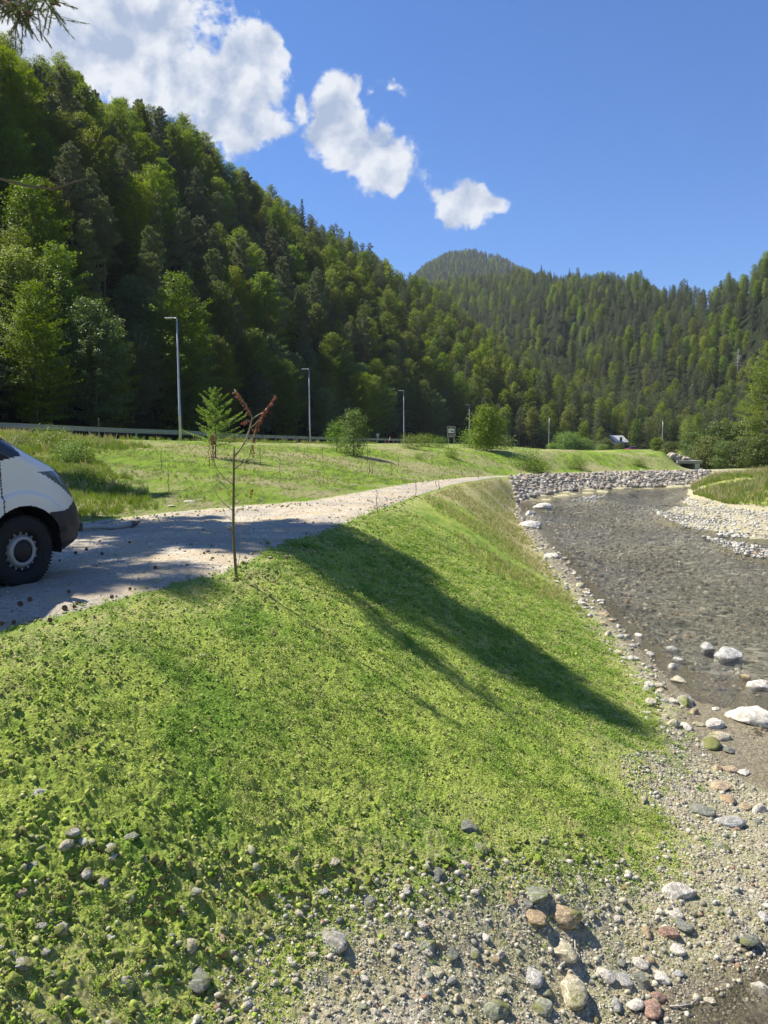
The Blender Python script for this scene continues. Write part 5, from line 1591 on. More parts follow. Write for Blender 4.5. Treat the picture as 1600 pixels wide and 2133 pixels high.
    for wx in (0, -3.66):
        for s in (-1, 1):
            n = 20
            for k in range(n):
                t0 = -.15 + (math.pi + .3) * k / n; t1 = -.15 + (math.pi + .3) * (k + 1) / n
                q = lambda t, y: Vector((wx + .475 * math.cos(t), y, .36 + .475 * math.sin(t)))
                fl.quad(q(t0, s * .975), q(t1, s * .975), q(t1, s * .60), q(t0, s * .60))
            fl.box((wx, s * .60, .55), (.95, .01, .7))
    fl.build('underbody', M['black_plastic'], root)
    for wx in (0, -3.66):
        for s in (-1, 1): build_wheel(root, (wx, s * .865, .36), s)
    bt = MB(); bt.box((.955, 0, .50), (.06, 1.5, .10), None, .02); bt.build('bumper_trim', M['black_plastic'], root)
    for s in (-1, 1):
        mi = MB(); mi.box((-.52, s * 1.10, 1.52), (.14, .17, .34), None, .035); mi.box((-.52, s * 1.0, 1.44), (.07, .16, .05), None, .01)
        mr = mi.build('mirror', M['black_plastic'], root, True)
        md = MB(); md.box((-.445, s * 1.10, 1.44), (.012, .13, .07), None, .004); md.build('indicator', M['lamp_glass'], mr)
        dh = MB(); dh.box((-1.18, s * .995, 1.13), (.20, .03, .035), None, .01); dh.build('door_handle', M['black_plastic'], root)
    dl = MB(); dl.box((-.02, -.995, .80), (.01, .01, .01)) ; 
    return root
vp = on_ground(45, 1216)
vz = float(terrain(np.array([vp[0]]), np.array([vp[1]]))[0])
build_van((vp[0] - .79, vp[1] + .33, vz - .012), R(64))

# ------------------------------------------------------------------ red car far off
def build_car(loc, rz):
    root = empty('car', loc, rz); tag(root, 'small red hatchback car on the far road beyond the meadow', 'car')
    red = paint('red_paint', (.50, .03, .045), .25, 1)
    zs = np.array([.22, .3, .45, .6, .72, .82, .9, 1.0, 1.15, 1.3, 1.40, 1.45])
    fx = [1.85, 1.98, 2.02, 1.98, 1.85, 1.45, 1.05, .85, .55, .25, .0, -.15]; bx = [-1.85, -1.95, -1.98, -1.96, -1.93, -1.90, -1.86, -1.80, -1.70, -1.55, -1.40, -1.2]
    wd = [.80, .83, .85, .85, .84, .82, .78, .74, .68, .62, .56, .45]; rows = []
    for z, f, b, w in zip(zs, fx, bx, wd):
        a = [(b, 0), (b, -w * .7), (b + .12, -w)] + [(x, -w) for x in np.linspace(b + .3, f - .4, 44)] + [(f - .12, -w * .82), (f, -w * .5), (f + .02, 0)]
        rows.append([(x, y, z) for x, y in a])
    P = np.array(rows); cen = (P[:-1, :-1] + P[1:, 1:]) / 2; cx, cy, cz = cen[..., 0], cen[..., 1], cen[..., 2]
    cls = np.zeros(cx.shape, int)
    gl = (cz > .92) & (cz < 1.38); cls[gl] = 1
    for px_ in (-.95, .02): cls[gl & (np.abs(cx - px_) < .05) & (np.abs(cy) > .4)] = 0
    for wx in (-1.25, 1.28): cls[(np.hypot(cx - wx, cz - .28) < .36) & (cy < -.7)] = 2
    cls[(cx < -1.8) & (cz > .6) & (cz < .85) & (np.abs(cy) > .45)] = 3
    grid_split(P, cls, ['body', 'window', None, 'tail_light'], [red, M['glass'], None, M['lamp_glass']], root)
    t = P[-1]; cv = [tuple(p) for p in t] + [(p[0], -p[1], p[2]) for p in t[::-1]]
    mb = MB(); mb.add([Vector(v) for v in cv], [tuple(range(len(cv)))]); mb.build('roof', red, root)
    ub = MB(); ub.box((0, 0, .3), (3.6, 1.2, .2)); ub.build('underbody', M['black_plastic'], root)
    for wx in (-1.25, 1.28):
        for s in (-1, 1):
            m = MB(); m.lathe([(.17, -.09), (.29, -.1), (.30, -.07), (.30, .07), (.29, .1), (.17, .09)], 24, 'Y'); w = m.build('wheel', M['rubber'], root, True, (wx, s * .75, .30))
            m = MB(); m.lathe([(.175, .08 * s), (.14, .06 * s), (.001, .07 * s)], 16, 'Y'); m.build('rim', M['steel_grey'], w, True)
    return root
cp = at_d(1332, 941, 199); cz = float(terr(cp[0], cp[1])[0])
ra = offs(ROADN, 3.0, 0); 
rdir = np.array(ROADN[14][:2]) - np.array(ROADN[13][:2])
cpos = (ra[13][:2] + ra[14][:2]) / 2; 
tt = (cp[0] - ra[13][0]) / (ra[14][0] - ra[13][0]); cpos = ra[13][:2] + (ra[14][:2] - ra[13][:2]) * tt
build_car((cpos[0], cpos[1], float(terr(cpos[0], cpos[1])[0]) + .12), math.atan2(rdir[1], rdir[0]) + math.pi)

# ------------------------------------------------------------------ street lamps
def build_lamp():
    root = empty('street_lamp')
    m = MB()
    segs = [(0, .085), (2.3, .085), (2.32, .072), (4.1, .072), (4.12, .060), (5.9, .060), (5.92, .050), (7.85, .046)]
    m.tube([(0, 0, z - (.6 if z == 0 else 0)) for z, r in segs], [r for z, r in segs], 14); m.build('pole', M['galv'], root, True)
    m = MB(); m.tube([(0, 0, 7.8), (0, 0, 7.98), (-.05, 0, 8.03), (-.22, 0, 8.05)], [.042, .04, .036, .033], 10); m.build('arm', M['galv'], root, True)
    m = MB(); m.box((-.52, 0, 8.06), (.66, .22, .075), None, .03); hd = m.build('lamp_head', M['galv'], root)
    m = MB(); m.box((-.60, 0, 8.017), (.40, .16, .012)); m.build('light_panel', plain('lamp_panel', (.7, .7, .66), .3), hd)
    m = MB(); m.lathe([(.087, 1.52), (.088, 1.60)], 14); m.build('sticker', plain('yellow_sticker', (.7, .6, .05), .5), root)
    return root
lamp0 = build_lamp()
LP = [(376, 915, 50, 661, 'nearest and tallest street lamp, behind the dead sapling on the left', 0),
      (646, 919, 85, 768, 'street lamp just left of the twin bushes, second nearest', 0),
      (841.5, 921, 116, 813, 'street lamp between the twin bushes and the brown sign', 0),
      (977.5, 923, 160, 843, 'street lamp between the brown sign and the round tree', 0),
      (1143, 936, 186, 869, 'street lamp with an orange marker, left of the bright hedge', 1),
      (1379, 936, 200, 876, 'farthest street lamp, right of the red car', 1)]
for i, (px, py, D, top, lb, far) in enumerate(LP):
    o = lamp0 if i == 0 else copy_tree(lamp0)
    p = at_d(px, py, D); gz = float(terr(p[0], p[1])[0]); tp = at_d(px, top, D)
    o.location = (p[0], p[1], gz); s = (tp[2] - gz) / 8.08; o.scale = (s, s, s); o.rotation_euler = (0, R(-.35), R(-12 if i < 4 else 60))
    tag(o, lb, 'street lamp', 'street lamps along the road')
LAMPS_DONE = True
# marker on lamp 5
p5 = at_d(1143, 927, 185.6); m = MB(); m.tube([(0, 0, -.35), (0, 0, .35)], .14, 10)
o = m.build('marker_band', plain('orange_marker', (.75, .42, .04), .6), None, True, tuple(p5)); tag(o, 'small orange marker strapped to the lamp pole left of the hedge', 'marker')

# ------------------------------------------------------------------ guardrails
def build_rail(line, label, spacing=4.0, h=.75, group=None):
    L = np.array(line); root = empty('guardrail', tuple(L[0])); base = L[0]
    seg = np.hypot(*(L[1:, :2] - L[:-1, :2]).T); tot = seg.sum(); n = int(tot / 2); Q = lerp_line(line, np.linspace(0, 1, n + 1))
    Q[:, 2] = terr(Q[:, 0], Q[:, 1]) 
    k = np.ones(7) / 7; Q[3:-3, 2] = np.convolve(Q[:, 2], k, 'valid') if len(Q) > 7 else Q[3:-3, 2]
    prof = [(0, h), (.045, h - .03), (.045, h - .09), (-.02, h - .13), (-.02, h - .18), (.045, h - .22), (.045, h - .28), (0, h - .31)]
    V = []; 
    for i in range(len(Q)):
        t = Q[min(i + 1, len(Q) - 1)] - Q[max(i - 1, 0)]; nn = np.array([t[1], -t[0]]); nn = nn / np.linalg.norm(nn)
        for (o_, z_) in prof: V.append((Q[i, 0] - base[0] - nn[0] * o_, Q[i, 1] - base[1] - nn[1] * o_, Q[i, 2] - base[2] + z_))
    m_ = len(prof); F = [(i * m_ + k, i * m_ + k + 1, (i + 1) * m_ + k + 1, (i + 1) * m_ + k) for i in range(len(Q) - 1) for k in range(m_ - 1)]
    me = mesh_np('beam', np.array(V), np.array(F)); link('beam', me, M['galv_rail'], root)
    post = MB(); post.box((0, 0, h / 2 - .25), (.10, .06, h + .45)); post.box((0, 0, h - .15), (.16, .12, .2)); pm = post.mesh('post'); pm.materials.append(M['galv_rail'])
    npst = min(95, int(tot / spacing)); PQ = lerp_line([q for q in Q], np.linspace(.002, .998, npst))
    for q in PQ:
        o = link('post', pm, None, root); t_ = q - base; o.location = (t_[0], t_[1], t_[2])
    tag(root, label, 'guardrail', group)
    return root
RL = offs(ROADN, -.9, 0)
build_rail(RL[1:9], 'long grey steel guardrail along the road in front of the dark wood', 3.0)
build_rail(RL[12:15], 'short grey guardrail in front of the red car', 4.0, .5)

# ------------------------------------------------------------------ brown tourist sign
def build_sign():
    D = 112; p = at_d(940, 915, D); gz = float(terr(p[0], p[1])[0]); top = at_d(940, 888, D)[2]; bot = at_d(940, 911.5, D)[2]
    w = 17.5 / FPX * D; hh = top - bot; root = empty('road_sign', (p[0], p[1], gz), R(4))
    tag(root, 'brown tourist sign with white picture and white lettering on two grey posts', 'sign')
    br = plain('brown_sheet', (.085, .030, .022), .45, 0, .08); wt = plain('white_sheeting', (.78, .75, .70), .45, 0, .04); zc = (top + bot) / 2 - gz
    m = MB(); m.box((0, 0, zc), (w, .05, hh), None, .015); pn = m.build('panel', br, root)
    m = MB(); t = .035; W2, H2 = w * .93, hh * .86; zc2 = zc + hh * .05
    for s in (-1, 1): m.box((s * W2 / 2, -.03, zc2), (t, .008, H2)); m.box((0, -.03, zc2 + s * H2 / 2), (W2 - t, .008, t))
    m.build('white_border', wt, pn)
    # lettering: rows of illegible letters as in the photograph
    m = MB(); g = np.random.default_rng(2)
    def row(z, x0, x1, hgt):
        x = x0
        while x < x1:
            lw = hgt * (.45 + .3 * g.random()); 
            if g.random() < .85:
                m.box((x + lw / 2, -.031, z), (lw * .26, .006, hgt)); m.box((x + lw * .85, -.031, z + (g.random() - .5) * hgt * .2), (lw * .2, .006, hgt * .8)); m.box((x + lw * .62, -.032, z + hgt * (.35 if g.random() < .5 else -.05)), (lw * .3, .006, hgt * .2))
            x += lw * 1.3
    row(zc + hh * .385, -w * .24, w * .24, hh * .065); row(zc - hh * .20, -w * .38, w * .38, hh * .05); row(zc - hh * .31, -w * .30, w * .32, hh * .065); row(zc - hh * .455, -w * .12, w * .12, hh * .05)
    m.build('lettering', wt, pn)
    m = MB(); m.box((0, -.031, zc + hh * .10), (w * .70, .008, hh * .38)); pc = m.build('picture', wt, pn)
    m = MB(); dk = plain('brown_drawing', (.16, .09, .07), .5)
    zz = zc + hh * .10
    m.add([(-w * .3, -.037, zz + hh * .02), (-w * .22, -.037, zz + hh * .07), (-w * .05, -.037, zz + hh * .01), (w * .12, -.037, zz + hh * .06), (w * .3, -.037, zz - hh * .04), (w * .3, -.037, zz - hh * .09), (-w * .1, -.037, zz - hh * .11), (w * .05, -.037, zz - hh * .04), (-w * .12, -.037, zz - hh * .03)], [(0, 1, 2, 8), (2, 3, 7, 8), (3, 4, 5, 7), (5, 6, 7)])
    m.build('drawing', dk, pc)
    for s in (-1, 1):
        m = MB(); m.tube([(s * w * .34, .04, -.4), (s * w * .34, .04, zc + hh * .4)], .045, 10); m.build('post', M['galv'], root, True)
build_sign()
# small things by the road
def simple(name, mb, mat, loc, label, cat, group=None, rot=None, smooth=False):
    o = mb.build(name, mat, None, smooth, loc); 
    if rot: o.rotation_euler = rot
    tag(o, label, cat, group); return o
p = at_d(808, 918, 100); root = empty('marker_pole', (p[0], p[1], float(terr(p[0], p[1])[0]))); root.rotation_euler = (0, R(20), 0)
m = MB(); m.tube([(0, 0, -.2), (0, 0, 1.0)], .035, 8); m.build('pole', plain('red_plastic', (.62, .10, .05), .5), root, True)
m = MB(); m.tube([(0, 0, .55), (0, 0, .72)], .038, 8); m.build('reflective_band', plain('reflective_white', (.75, .72, .7), .4), root, True)
tag(root, 'leaning orange red marker pole behind the guardrail', 'marker pole')
p = at_d(787, 918, 104); root = empty('round_sign', (p[0], p[1], float(terr(p[0], p[1])[0]))); hh = at_d(787, 906, 104)[2] - root.location.z
m = MB(); m.tube([(0, 0, -.2), (0, 0, hh)], .03, 8); m.build('post', M['galv'], root, True)
m = MB(); m.lathe([(.001, -.01), (.24, -.01), (.24, .01), (.001, .01)], 24, 'Y', (0, -.04, hh)); m.build('disc', plain('sign_back', (.30, .31, .31), .5, .3), root)
tag(root, 'small round grey sign seen from behind the guardrail beside the twin bushes', 'sign')
p = at_d(1243, 938, 176); root = empty('marker_post', (p[0], p[1], float(terr(p[0], p[1])[0]))); hh = at_d(1243, 924, 176)[2] - root.location.z
m = MB(); m.box((0, 0, hh / 2 - .2), (.34, .06, hh + .4)); m.build('board', plain('pale_board', (.62, .64, .6), .6), root)
m = MB(); m.box((0, -.04, hh - .25), (.24, .02, .18)); m.build('reflector', plain('dark_reflector', (.12, .14, .12), .3), root)
tag(root, 'narrow pale upright marker post among bushes left of the white roofed house', 'marker post')

# ------------------------------------------------------------------ house and culvert
def build_house():
    D = 222; p = at_d(1283, 938, D); gz = float(terr(p[0], p[1])[0]) - .3; s = D / FPX; k = 1
    root = empty('house', (p[0], p[1], gz), R(25)); tag(root, 'small grey house with a pale roof half hidden among pines', 'house')
    top = at_d(1283, 908, D)[2] - gz; ev = at_d(1283, 920, D)[2] - gz
    m = MB(); m.box((0, 0, ev / 2), (4.4, 4.6, ev)); wl = m.build('wall', plain('grey_render', (.34, .34, .33), .9, 0, .2, 3), root)
    m = MB()
    for sg in (-1, 1):
        m.add([Vector((-2.4, sg * 2.75, ev - .25)), Vector((2.4, sg * 2.75, ev - .25)), Vector((2.4, 0, top)), Vector((-2.4, 0, top)), Vector((-2.4, sg * 2.75, ev - .12)), Vector((2.4, sg * 2.75, ev - .12)), Vector((2.4, 0, top + .13)), Vector((-2.4, 0, top + .13))],
              [(0, 1, 2, 3), (7, 6, 5, 4), (0, 4, 5, 1), (3, 2, 6, 7), (0, 3, 7, 4), (1, 5, 6, 2)])
    m.build('roof', plain('pale_roof', (.52, .53, .55), .5, 0, .25, 2), root)
    m = MB(); m.add([(-2.2, -2.3, ev), (-2.2, 2.3, ev), (-2.2, 0, top)], [(0, 1, 2)]); m.add([(2.2, -2.3, ev), (2.2, 2.3, ev), (2.2, 0, top)], [(0, 1, 2)]); m.build('gable', plain('grey_boards', (.30, .29, .28), .9), root)
    for x in (-1.5, 1.3):
        m = MB(); m.box((x, -2.32, ev * .55), (1.0, .06, 1.1)); w = m.build('window', plain('window_frame_white', (.6, .6, .6), .6), root)
        m = MB(); m.box((x, -2.36, ev * .55), (.82, .03, .92)); m.build('pane', M['glass'], w)
    m = MB(); m.box((-.3, -2.32, 1.0), (.9, .06, 2.0)); m.build('door', plain('brown_door', (.12, .07, .04), .7), root)
build_house()
def build_culvert():
    D = 92; a = at_d(1398, 962, D); b = at_d(1436, 962, D); gz = at_d(1420, 980, D)[2]
    root = empty('culvert', (float((a[0] + b[0]) / 2), D, float(gz))); L = float(b[0] - a[0]); H = float(at_d(1420, 958, D)[2] - gz); H2 = float(at_d(1420, 964, D)[2] - gz)
    tag(root, 'low concrete bridge with dark opening at the far end of the meadow', 'bridge')
    cc = plain('old_concrete', (.33, .32, .29), .95, 0, .25, 2, .3)
    m = MB(); m.box((0, 0, (H + H2) / 2), (L * 1.35, 6, H - H2), None, .04); m.build('deck', cc, root)
    m = MB(); m.box((L * .42, 0, H2 / 2 - .3), (.55, 5.8, H2 + .6), None, .03); m.build('pier', plain('pale_concrete', (.52, .51, .47), .9, 0, .15, 2, .2), root)
    m = MB(); m.box((-L * .55, .4, H2 / 2 - .3), (.8, 5.4, H2 + .6), None, .03); m.build('abutment', cc, root)
    m = MB(); m.box((-.2, 2.6, H2 / 2 - .3), (L * 1.2, .3, H2 + .5)); m.build('shade_backing', plain('opening_shade_black', (.03, .03, .028), .9), root)  # near-black sheet closing the opening, its colour stands in for the shade inside
    g = np.random.default_rng(5); n = 46; q = np.stack([-L * .62 + g.normal(size=n) * .9, -1.2 + g.normal(size=n) * .8, np.zeros(n)], 1); q[:, 2] = H + .1 + .65 * np.exp(-((q[:, 0] + L * .6) ** 2)) * g.random(n)
    me = merge_rocks('rock_pile', q + np.array([root.location.x, root.location.y, root.location.z]), .25 + .3 * g.random(n), [rock_template(500 + i, 2, 1.0) for i in range(4)], 6, .5, False)
    me.materials.append(M['riprap']); o = link('rock_pile', me); tag(o, 'pile of grey rocks on top of the low concrete bridge', 'rock pile')
build_culvert()

# ------------------------------------------------------------------ bushes and small trees
def shrub_mesh(seed, H, Rr, leaves, size, mat, low=.06, nb=46, flat=.55):
    c, b = crown_beech(seed, H, Rr, nb, leaves, size, low, flat)
    set_mat(c, M[mat]); t = set_mat(trunk_mesh(H * .9, .035 * H / 3 + .01, b, seed, 10, .05), M['bark']); return c, t
def put_shrub(name, px, py, D, Hpx, mesh, H, label, cat='bush', group=None, rz=0):
    p = at_d(px, py, D); gz = float(terr(p[0], p[1])[0]); top = at_d(px, py - Hpx, D)[2]
    s = max(.3, (top - gz)) / H; root = empty(name, (p[0], p[1], gz - .05 * s), rz); root.scale = (s, s, s)
    link('crown', mesh[0], None, root); link('stems' if name != 'small_tree' else 'trunk', mesh[1], None, root); tag(root, label, cat, group); return root
S1 = shrub_mesh(1, 3.0, 1.0, 2600, .12, 'shrub', .08, 30); S2 = shrub_mesh(2, 3.6, 1.05, 4600, .12, 'shrub', .06, 40); S3 = shrub_mesh(3, 1.2, 1.0, 2000, .10, 'shrub', .05, 30); M['hedge'] = foliage_mat('thicket_leaves', (.060, .095, .014), (.17, .22, .040), .3, .02, None, .2); S4 = shrub_mesh(4, 4.0, 2.6, 9000, .19, 'hedge', .04, 60)
S5 = shrub_mesh(5, 3.0, 3.2, 7000, .20, 'fir', .03, 50)
put_shrub('bush', 702, 940, 51, 62, S1, 2.95, 'light green loose bush, left one of the twin bushes on the slope')
put_shrub('bush', 737, 946, 49, 92, S2, 3.55, 'taller light green bush, right one of the twin bushes on the slope', rz=1)
S2b = shrub_mesh(12, 3.6, 1.30, 8000, .13, 'shrub', .10, 70, .5)
put_shrub('small_tree', 1014, 939, 70, 93, S2b, 3.55, 'round leafy green tree standing alone right of the brown sign', 'tree', rz=2)
put_shrub('bush', 985, 928, 74, 28, S3, 1.2, 'low light green bush at the left foot of the round tree')
put_shrub('bush', 1042, 930, 80, 22, S3, 1.2, 'low light green bush at the right foot of the round tree', rz=2)
for i, (px, py, D, hp, lb) in enumerate(((856, 934, 62, 26, 'small bush at the bare patch below the third lamp'), (885, 928, 66, 22, 'low bush right of the bare patch'), (915, 929, 68, 18, 'low bush below the brown sign'), (1098, 957, 65, 18, 'small dark bush on the green slope, leftmost of three'),
        (1121, 966, 64, 12, 'tiny bush between the slope bushes'), (1202, 974, 69, 20, 'small dark bush on the green slope, middle of three'), (1331, 972, 74, 17, 'small dark bush on the green slope, rightmost of three'), (940, 942, 60, 8, 'tiny shrub on the slope under the brown sign'), (872, 953, 55, 8, 'tiny shrub on the slope under the third lamp'))):
    put_shrub('bush', px, py, D, hp, S3, 1.2, lb, 'bush', 'small bushes on the slope', i)
for i, (px, py, D, hp, ms, H, lb) in enumerate(((1185, 936, 175, 34, S5, 3.0, 'wide bright green hedge bush right of the fifth lamp'), (1215, 938, 176, 24, S5, 3.0, 'lower bright bush beside the wide hedge bush'), (1150, 940, 172, 16, S5, 3.0, 'low bright bush under the fifth lamp'),
        (1262, 940, 180, 26, S4, 4.0, 'dull green bush in front of the pale roofed house'), (1255, 942, 165, 16, S5, 3.0, 'low bush left of the red car'), (1289, 944, 178, 21, S4, 4.0, 'green bush hiding the right half of the pale house'), (1368, 946, 125, 34, S4, 4.0, 'green bush between the red car and the bridge'), (1395, 950, 112, 30, S4, 4.0, 'green bush directly above the rock pile'),
        (1448, 978, 96, 50, S4, 4.0, 'dense green bush right of the bridge pier'), (1478, 980, 92, 70, S4, 4.0, 'tall green bush on the bank left of the island'), (1515, 982, 88, 62, S4, 4.0, 'broad green bush behind the left end of the island'), (1550, 984, 86, 72, S4, 4.0, 'broad green bush behind the island middle'),
        (1590, 986, 82, 80, S4, 4.0, 'tall green bush behind the island at the right edge'), (1376, 972, 88, 26, S4, 4.0, 'bush growing beside the left bridge abutment'), (1500, 950, 110, 70, S4, 4.0, 'leafy thicket bush above the island, left'), (1560, 955, 108, 80, S4, 4.0, 'leafy thicket bush above the island, right'), (1440, 940, 118, 40, S4, 4.0, 'bush on the road bank above the bridge'))):
    put_shrub('bush', px, py, D, hp, ms, H, lb, 'bush', 'bushes at the valley end', i * 1.3)
# layered young larch in front of the guardrail
def larch_mesh():
    g = np.random.default_rng(8); C = []; N = []; br = []
    H = 3.1
    for i in range(46):
        t = (i + .5) / 46; hb = .55 + (H - .6) * t; az = i * 2.399; L = 1.55 * (1 - t) ** .75 * (.5 + .75 * g.random()) + .12; d = unit(np.array([math.cos(az), math.sin(az), .15 + .5 * t])); br.append((np.array([0, 0, hb]), d, L))
        n = int(170 * L) + 30; side = unit(np.cross(d, [0, 0, 1.])); u = g.random(n) ** .8
        c = np.array([0, 0, hb]) + d * (u * L)[:, None] + side * ((g.random(n) - .5) * L * .55 * (1.1 - u))[:, None] + np.array([0, 0, 1.]) * (g.normal(size=n) * .025 + u * u * L * .12)[:, None]
        C.append(c); N.append(unit(np.array([0, 0, 1.]) + g.normal(size=(n, 3)) * .4))
    C = np.concatenate(C); N = np.concatenate(N); V, F = leaf_quads(C, N, .075, .4, 3)
    return set_mat(mesh_np('crown', V, F), M['fir']), set_mat(trunk_mesh(H, .035, br, 3, 14, .03), M['bark'])
LM = larch_mesh()
put_shrub('small_tree', 449, 936, 34, 130, LM, 3.1, 'bright green young conifer with layered branches in front of the guardrail', 'tree')
# leafy seedlings by the rail
for i, (px, py, D, hp, lb) in enumerate(((110, 935, 30, 40, 'bright leafy weed tallest in the roadside grass'), (165, 945, 27, 30, 'bright leafy weed right of the tallest one'), (140, 950, 26, 24, 'small leafy weed between two taller weeds'), (45, 925, 30, 18, 'leafy weed behind the van bonnet'),
        (205, 1010, 19, 12, 'leafy tuft at the top of the shaded hollow'), (180, 990, 20, 10, 'leafy tuft beside the shaded hollow'))):
    put_shrub('weed', px, py, D, hp, S3, 1.2, lb, 'weed', 'weeds in the roadside grass', i)

# ------------------------------------------------------------------ saplings
M['sap_bark'] = plain('olive_bark', (.16, .135, .045), .75, 0, .3, 14, .2)
M['twig'] = plain('pale_twig', (.34, .30, .17), .8, 0, .25, 10)
M['dead_leaf'] = foliage_mat('dead_leaves', (.10, .035, .018), (.30, .11, .06), .25, .01, (1.2, .8, .6), .1)
def build_sapling():
    D = float(on_ground(490, 1203)[1]); base = on_ground(490, 1203); z0 = base[2]
    P = lambda px, py, dd=0.0: Vector(at_d(px, py, D + dd)) - Vector(base)
    root = empty('sapling', tuple(base)); tag(root, 'dead young tree with cut stem and drooping reddish brown leaves by the path', 'sapling')
    zx = lambda x, y: (400 + x / 4.85, 780 + y / 4.85)
    def pl(pts_, dd0=0, dd1=0): 
        n = len(pts_); return [P(*zx(x, y), dd0 + (dd1 - dd0) * i / max(1, n - 1)) for i, (x, y) in enumerate(pts_)]
    m = MB(); m.tube([P(*zx(432, 2110))] + pl([(430, 2085), (447, 2040), (437, 1900), (425, 1750), (418, 1600), (419, 1350), (421, 1100), (423, 900), (424, 728)]), [.026, .023, .018, .016, .0155, .015, .014, .013, .012, .010], 10)
    m.build('trunk', M['sap_bark'], root, True)
    brs = [([(432, 828), (490, 750), (545, 660), (580, 560), (606, 450), (600, 410), (580, 380), (540, 300), (480, 220), (428, 150)], .011, .004, .1, .0),
           ([(606, 452), (660, 415), (720, 380), (780, 320), (845, 215)], .007, .003, .0, .12),
           ([(590, 545), (640, 500), (690, 440), (740, 380)], .005, .002, 0, .15),
           ([(520, 710), (580, 680), (620, 640), (640, 560), (650, 500)], .006, .002, .0, -.15),
           ([(430, 955), (520, 890), (580, 830), (598, 760), (605, 690), (625, 600)], .007, .002, 0, -.2),
           ([(412, 1108), (330, 1050), (260, 970), (225, 880), (210, 800), (205, 700), (205, 600)], .006, .002, 0, -.2),
           ([(360, 1160), (280, 1080), (235, 950), (212, 860), (196, 740)], .004, .0015, 0, .1),
           ([(410, 1370), (330, 1310), (260, 1230), (228, 1165), (195, 1100)], .005, .0015, 0, -.15),
           ([(428, 1238), (520, 1180), (570, 1090), (592, 980), (598, 860)], .005, .0015, 0, .1),
           ([(405, 1475), (350, 1430), (300, 1390)], .004, .001, 0, .1),
           ([(412, 895), (375, 855), (345, 800)], .004, .001, 0, .1),
           ([(408, 1552), (380, 1550), (330, 1530)], .003, .001, 0, 0),
           ([(455, 1960), (480, 1850), (500, 1700), (492, 1560), (480, 1510)], .004, .0015, 0, -.05),
           ([(430, 1420), (480, 1370), (560, 1260), (600, 1160)], .003, .001, 0, .2),
           ([(606, 470), (560, 460), (520, 480)], .003, .001, 0, -.05)]
    for (pp, r0, r1, a, b) in brs:
        m = MB(); q = pl(pp, a * 0, b); n = len(q); m.tube(q, [r0 + (r1 - r0) * i / (n - 1) for i in range(n)], 6); m.build('branch', M['twig'], root, True)
    # drooping dead leaves along the tips
    g = np.random.default_rng(4); V = []
    def leaves(x0, y0, x1, y1, n, sp, sz=.035):
        for i in range(n):
            t = g.random(); x = x0 + (x1 - x0) * t + g.normal() * sp; y = y0 + (y1 - y0) * t + g.normal() * sp * .7
            c = np.array(P(*zx(x, y), g.normal() * .04)); dn = unit(np.array([g.normal() * .5, g.normal() * .5, -1.0])); s = unit(np.cross(dn, g.normal(size=3))); L = sz * (.6 + .8 * g.random()); w = L * .28
            V.extend([c, c + dn * L * .5 + s * w, c + dn * L, c + dn * L * .45 - s * w])
    leaves(428, 155, 600, 400, 90, 11, .03); leaves(848, 215, 700, 400, 90, 11, .03); leaves(740, 380, 640, 560, 90, 15, .03); leaves(640, 540, 605, 830, 60, 9, .03); leaves(510, 480, 570, 465, 26, 8)
    leaves(205, 600, 205, 700, 60, 9); leaves(205, 700, 215, 870, 34, 7, .03); leaves(345, 800, 360, 850, 6, 8, .02); leaves(595, 1230, 605, 1140, 22, 7, .03); leaves(390, 1545, 395, 1555, 4, 3, .03); leaves(480, 1500, 495, 1560, 12, 6, .02)
    leaves(228, 1160, 260, 1240, 8, 6, .02); leaves(270, 1120, 310, 1190, 8, 6, .02)
    me = mesh_np('dead_leaves', np.array(V), np.arange(len(V)).reshape(-1, 4)); link('dead_leaves', me, M['dead_leaf'], root)
build_sapling()
def stick(px, py, Hpx, lab, r=.012, lean=0):
    b = on_ground(px, py, 8); t = at_d(px + lean, py - Hpx, b[1]); root = empty('planted_sapling', tuple(b)); g = np.random.default_rng(int(px))
    v = Vector(t) - Vector(b); m = MB(); pts_ = [v * k + Vector((g.normal() * .02, g.normal() * .02, 0)) for k in (-.05, .25, .5, .75, 1)]; rr = r * (b[1] / 22) ** .6
    m.tube(pts_, [rr, rr * .8, rr * .65, rr * .5, rr * .3], 6); m.build('stem', M['twig'] if px % 2 else M['bark'], root, True)
    H = v.length; m = MB()
    for k in range(4):
        z = (.35 + .15 * k); a = g.random() * 6.28; L = H * .16; q = v * z; m.tube([q, q + Vector((math.cos(a) * L, math.sin(a) * L, L * 1.1))], [rr * .35, rr * .15], 4, False)
    m.build('twigs', M['bark'], root); tag(root, lab, 'sapling', 'thin planted saplings')
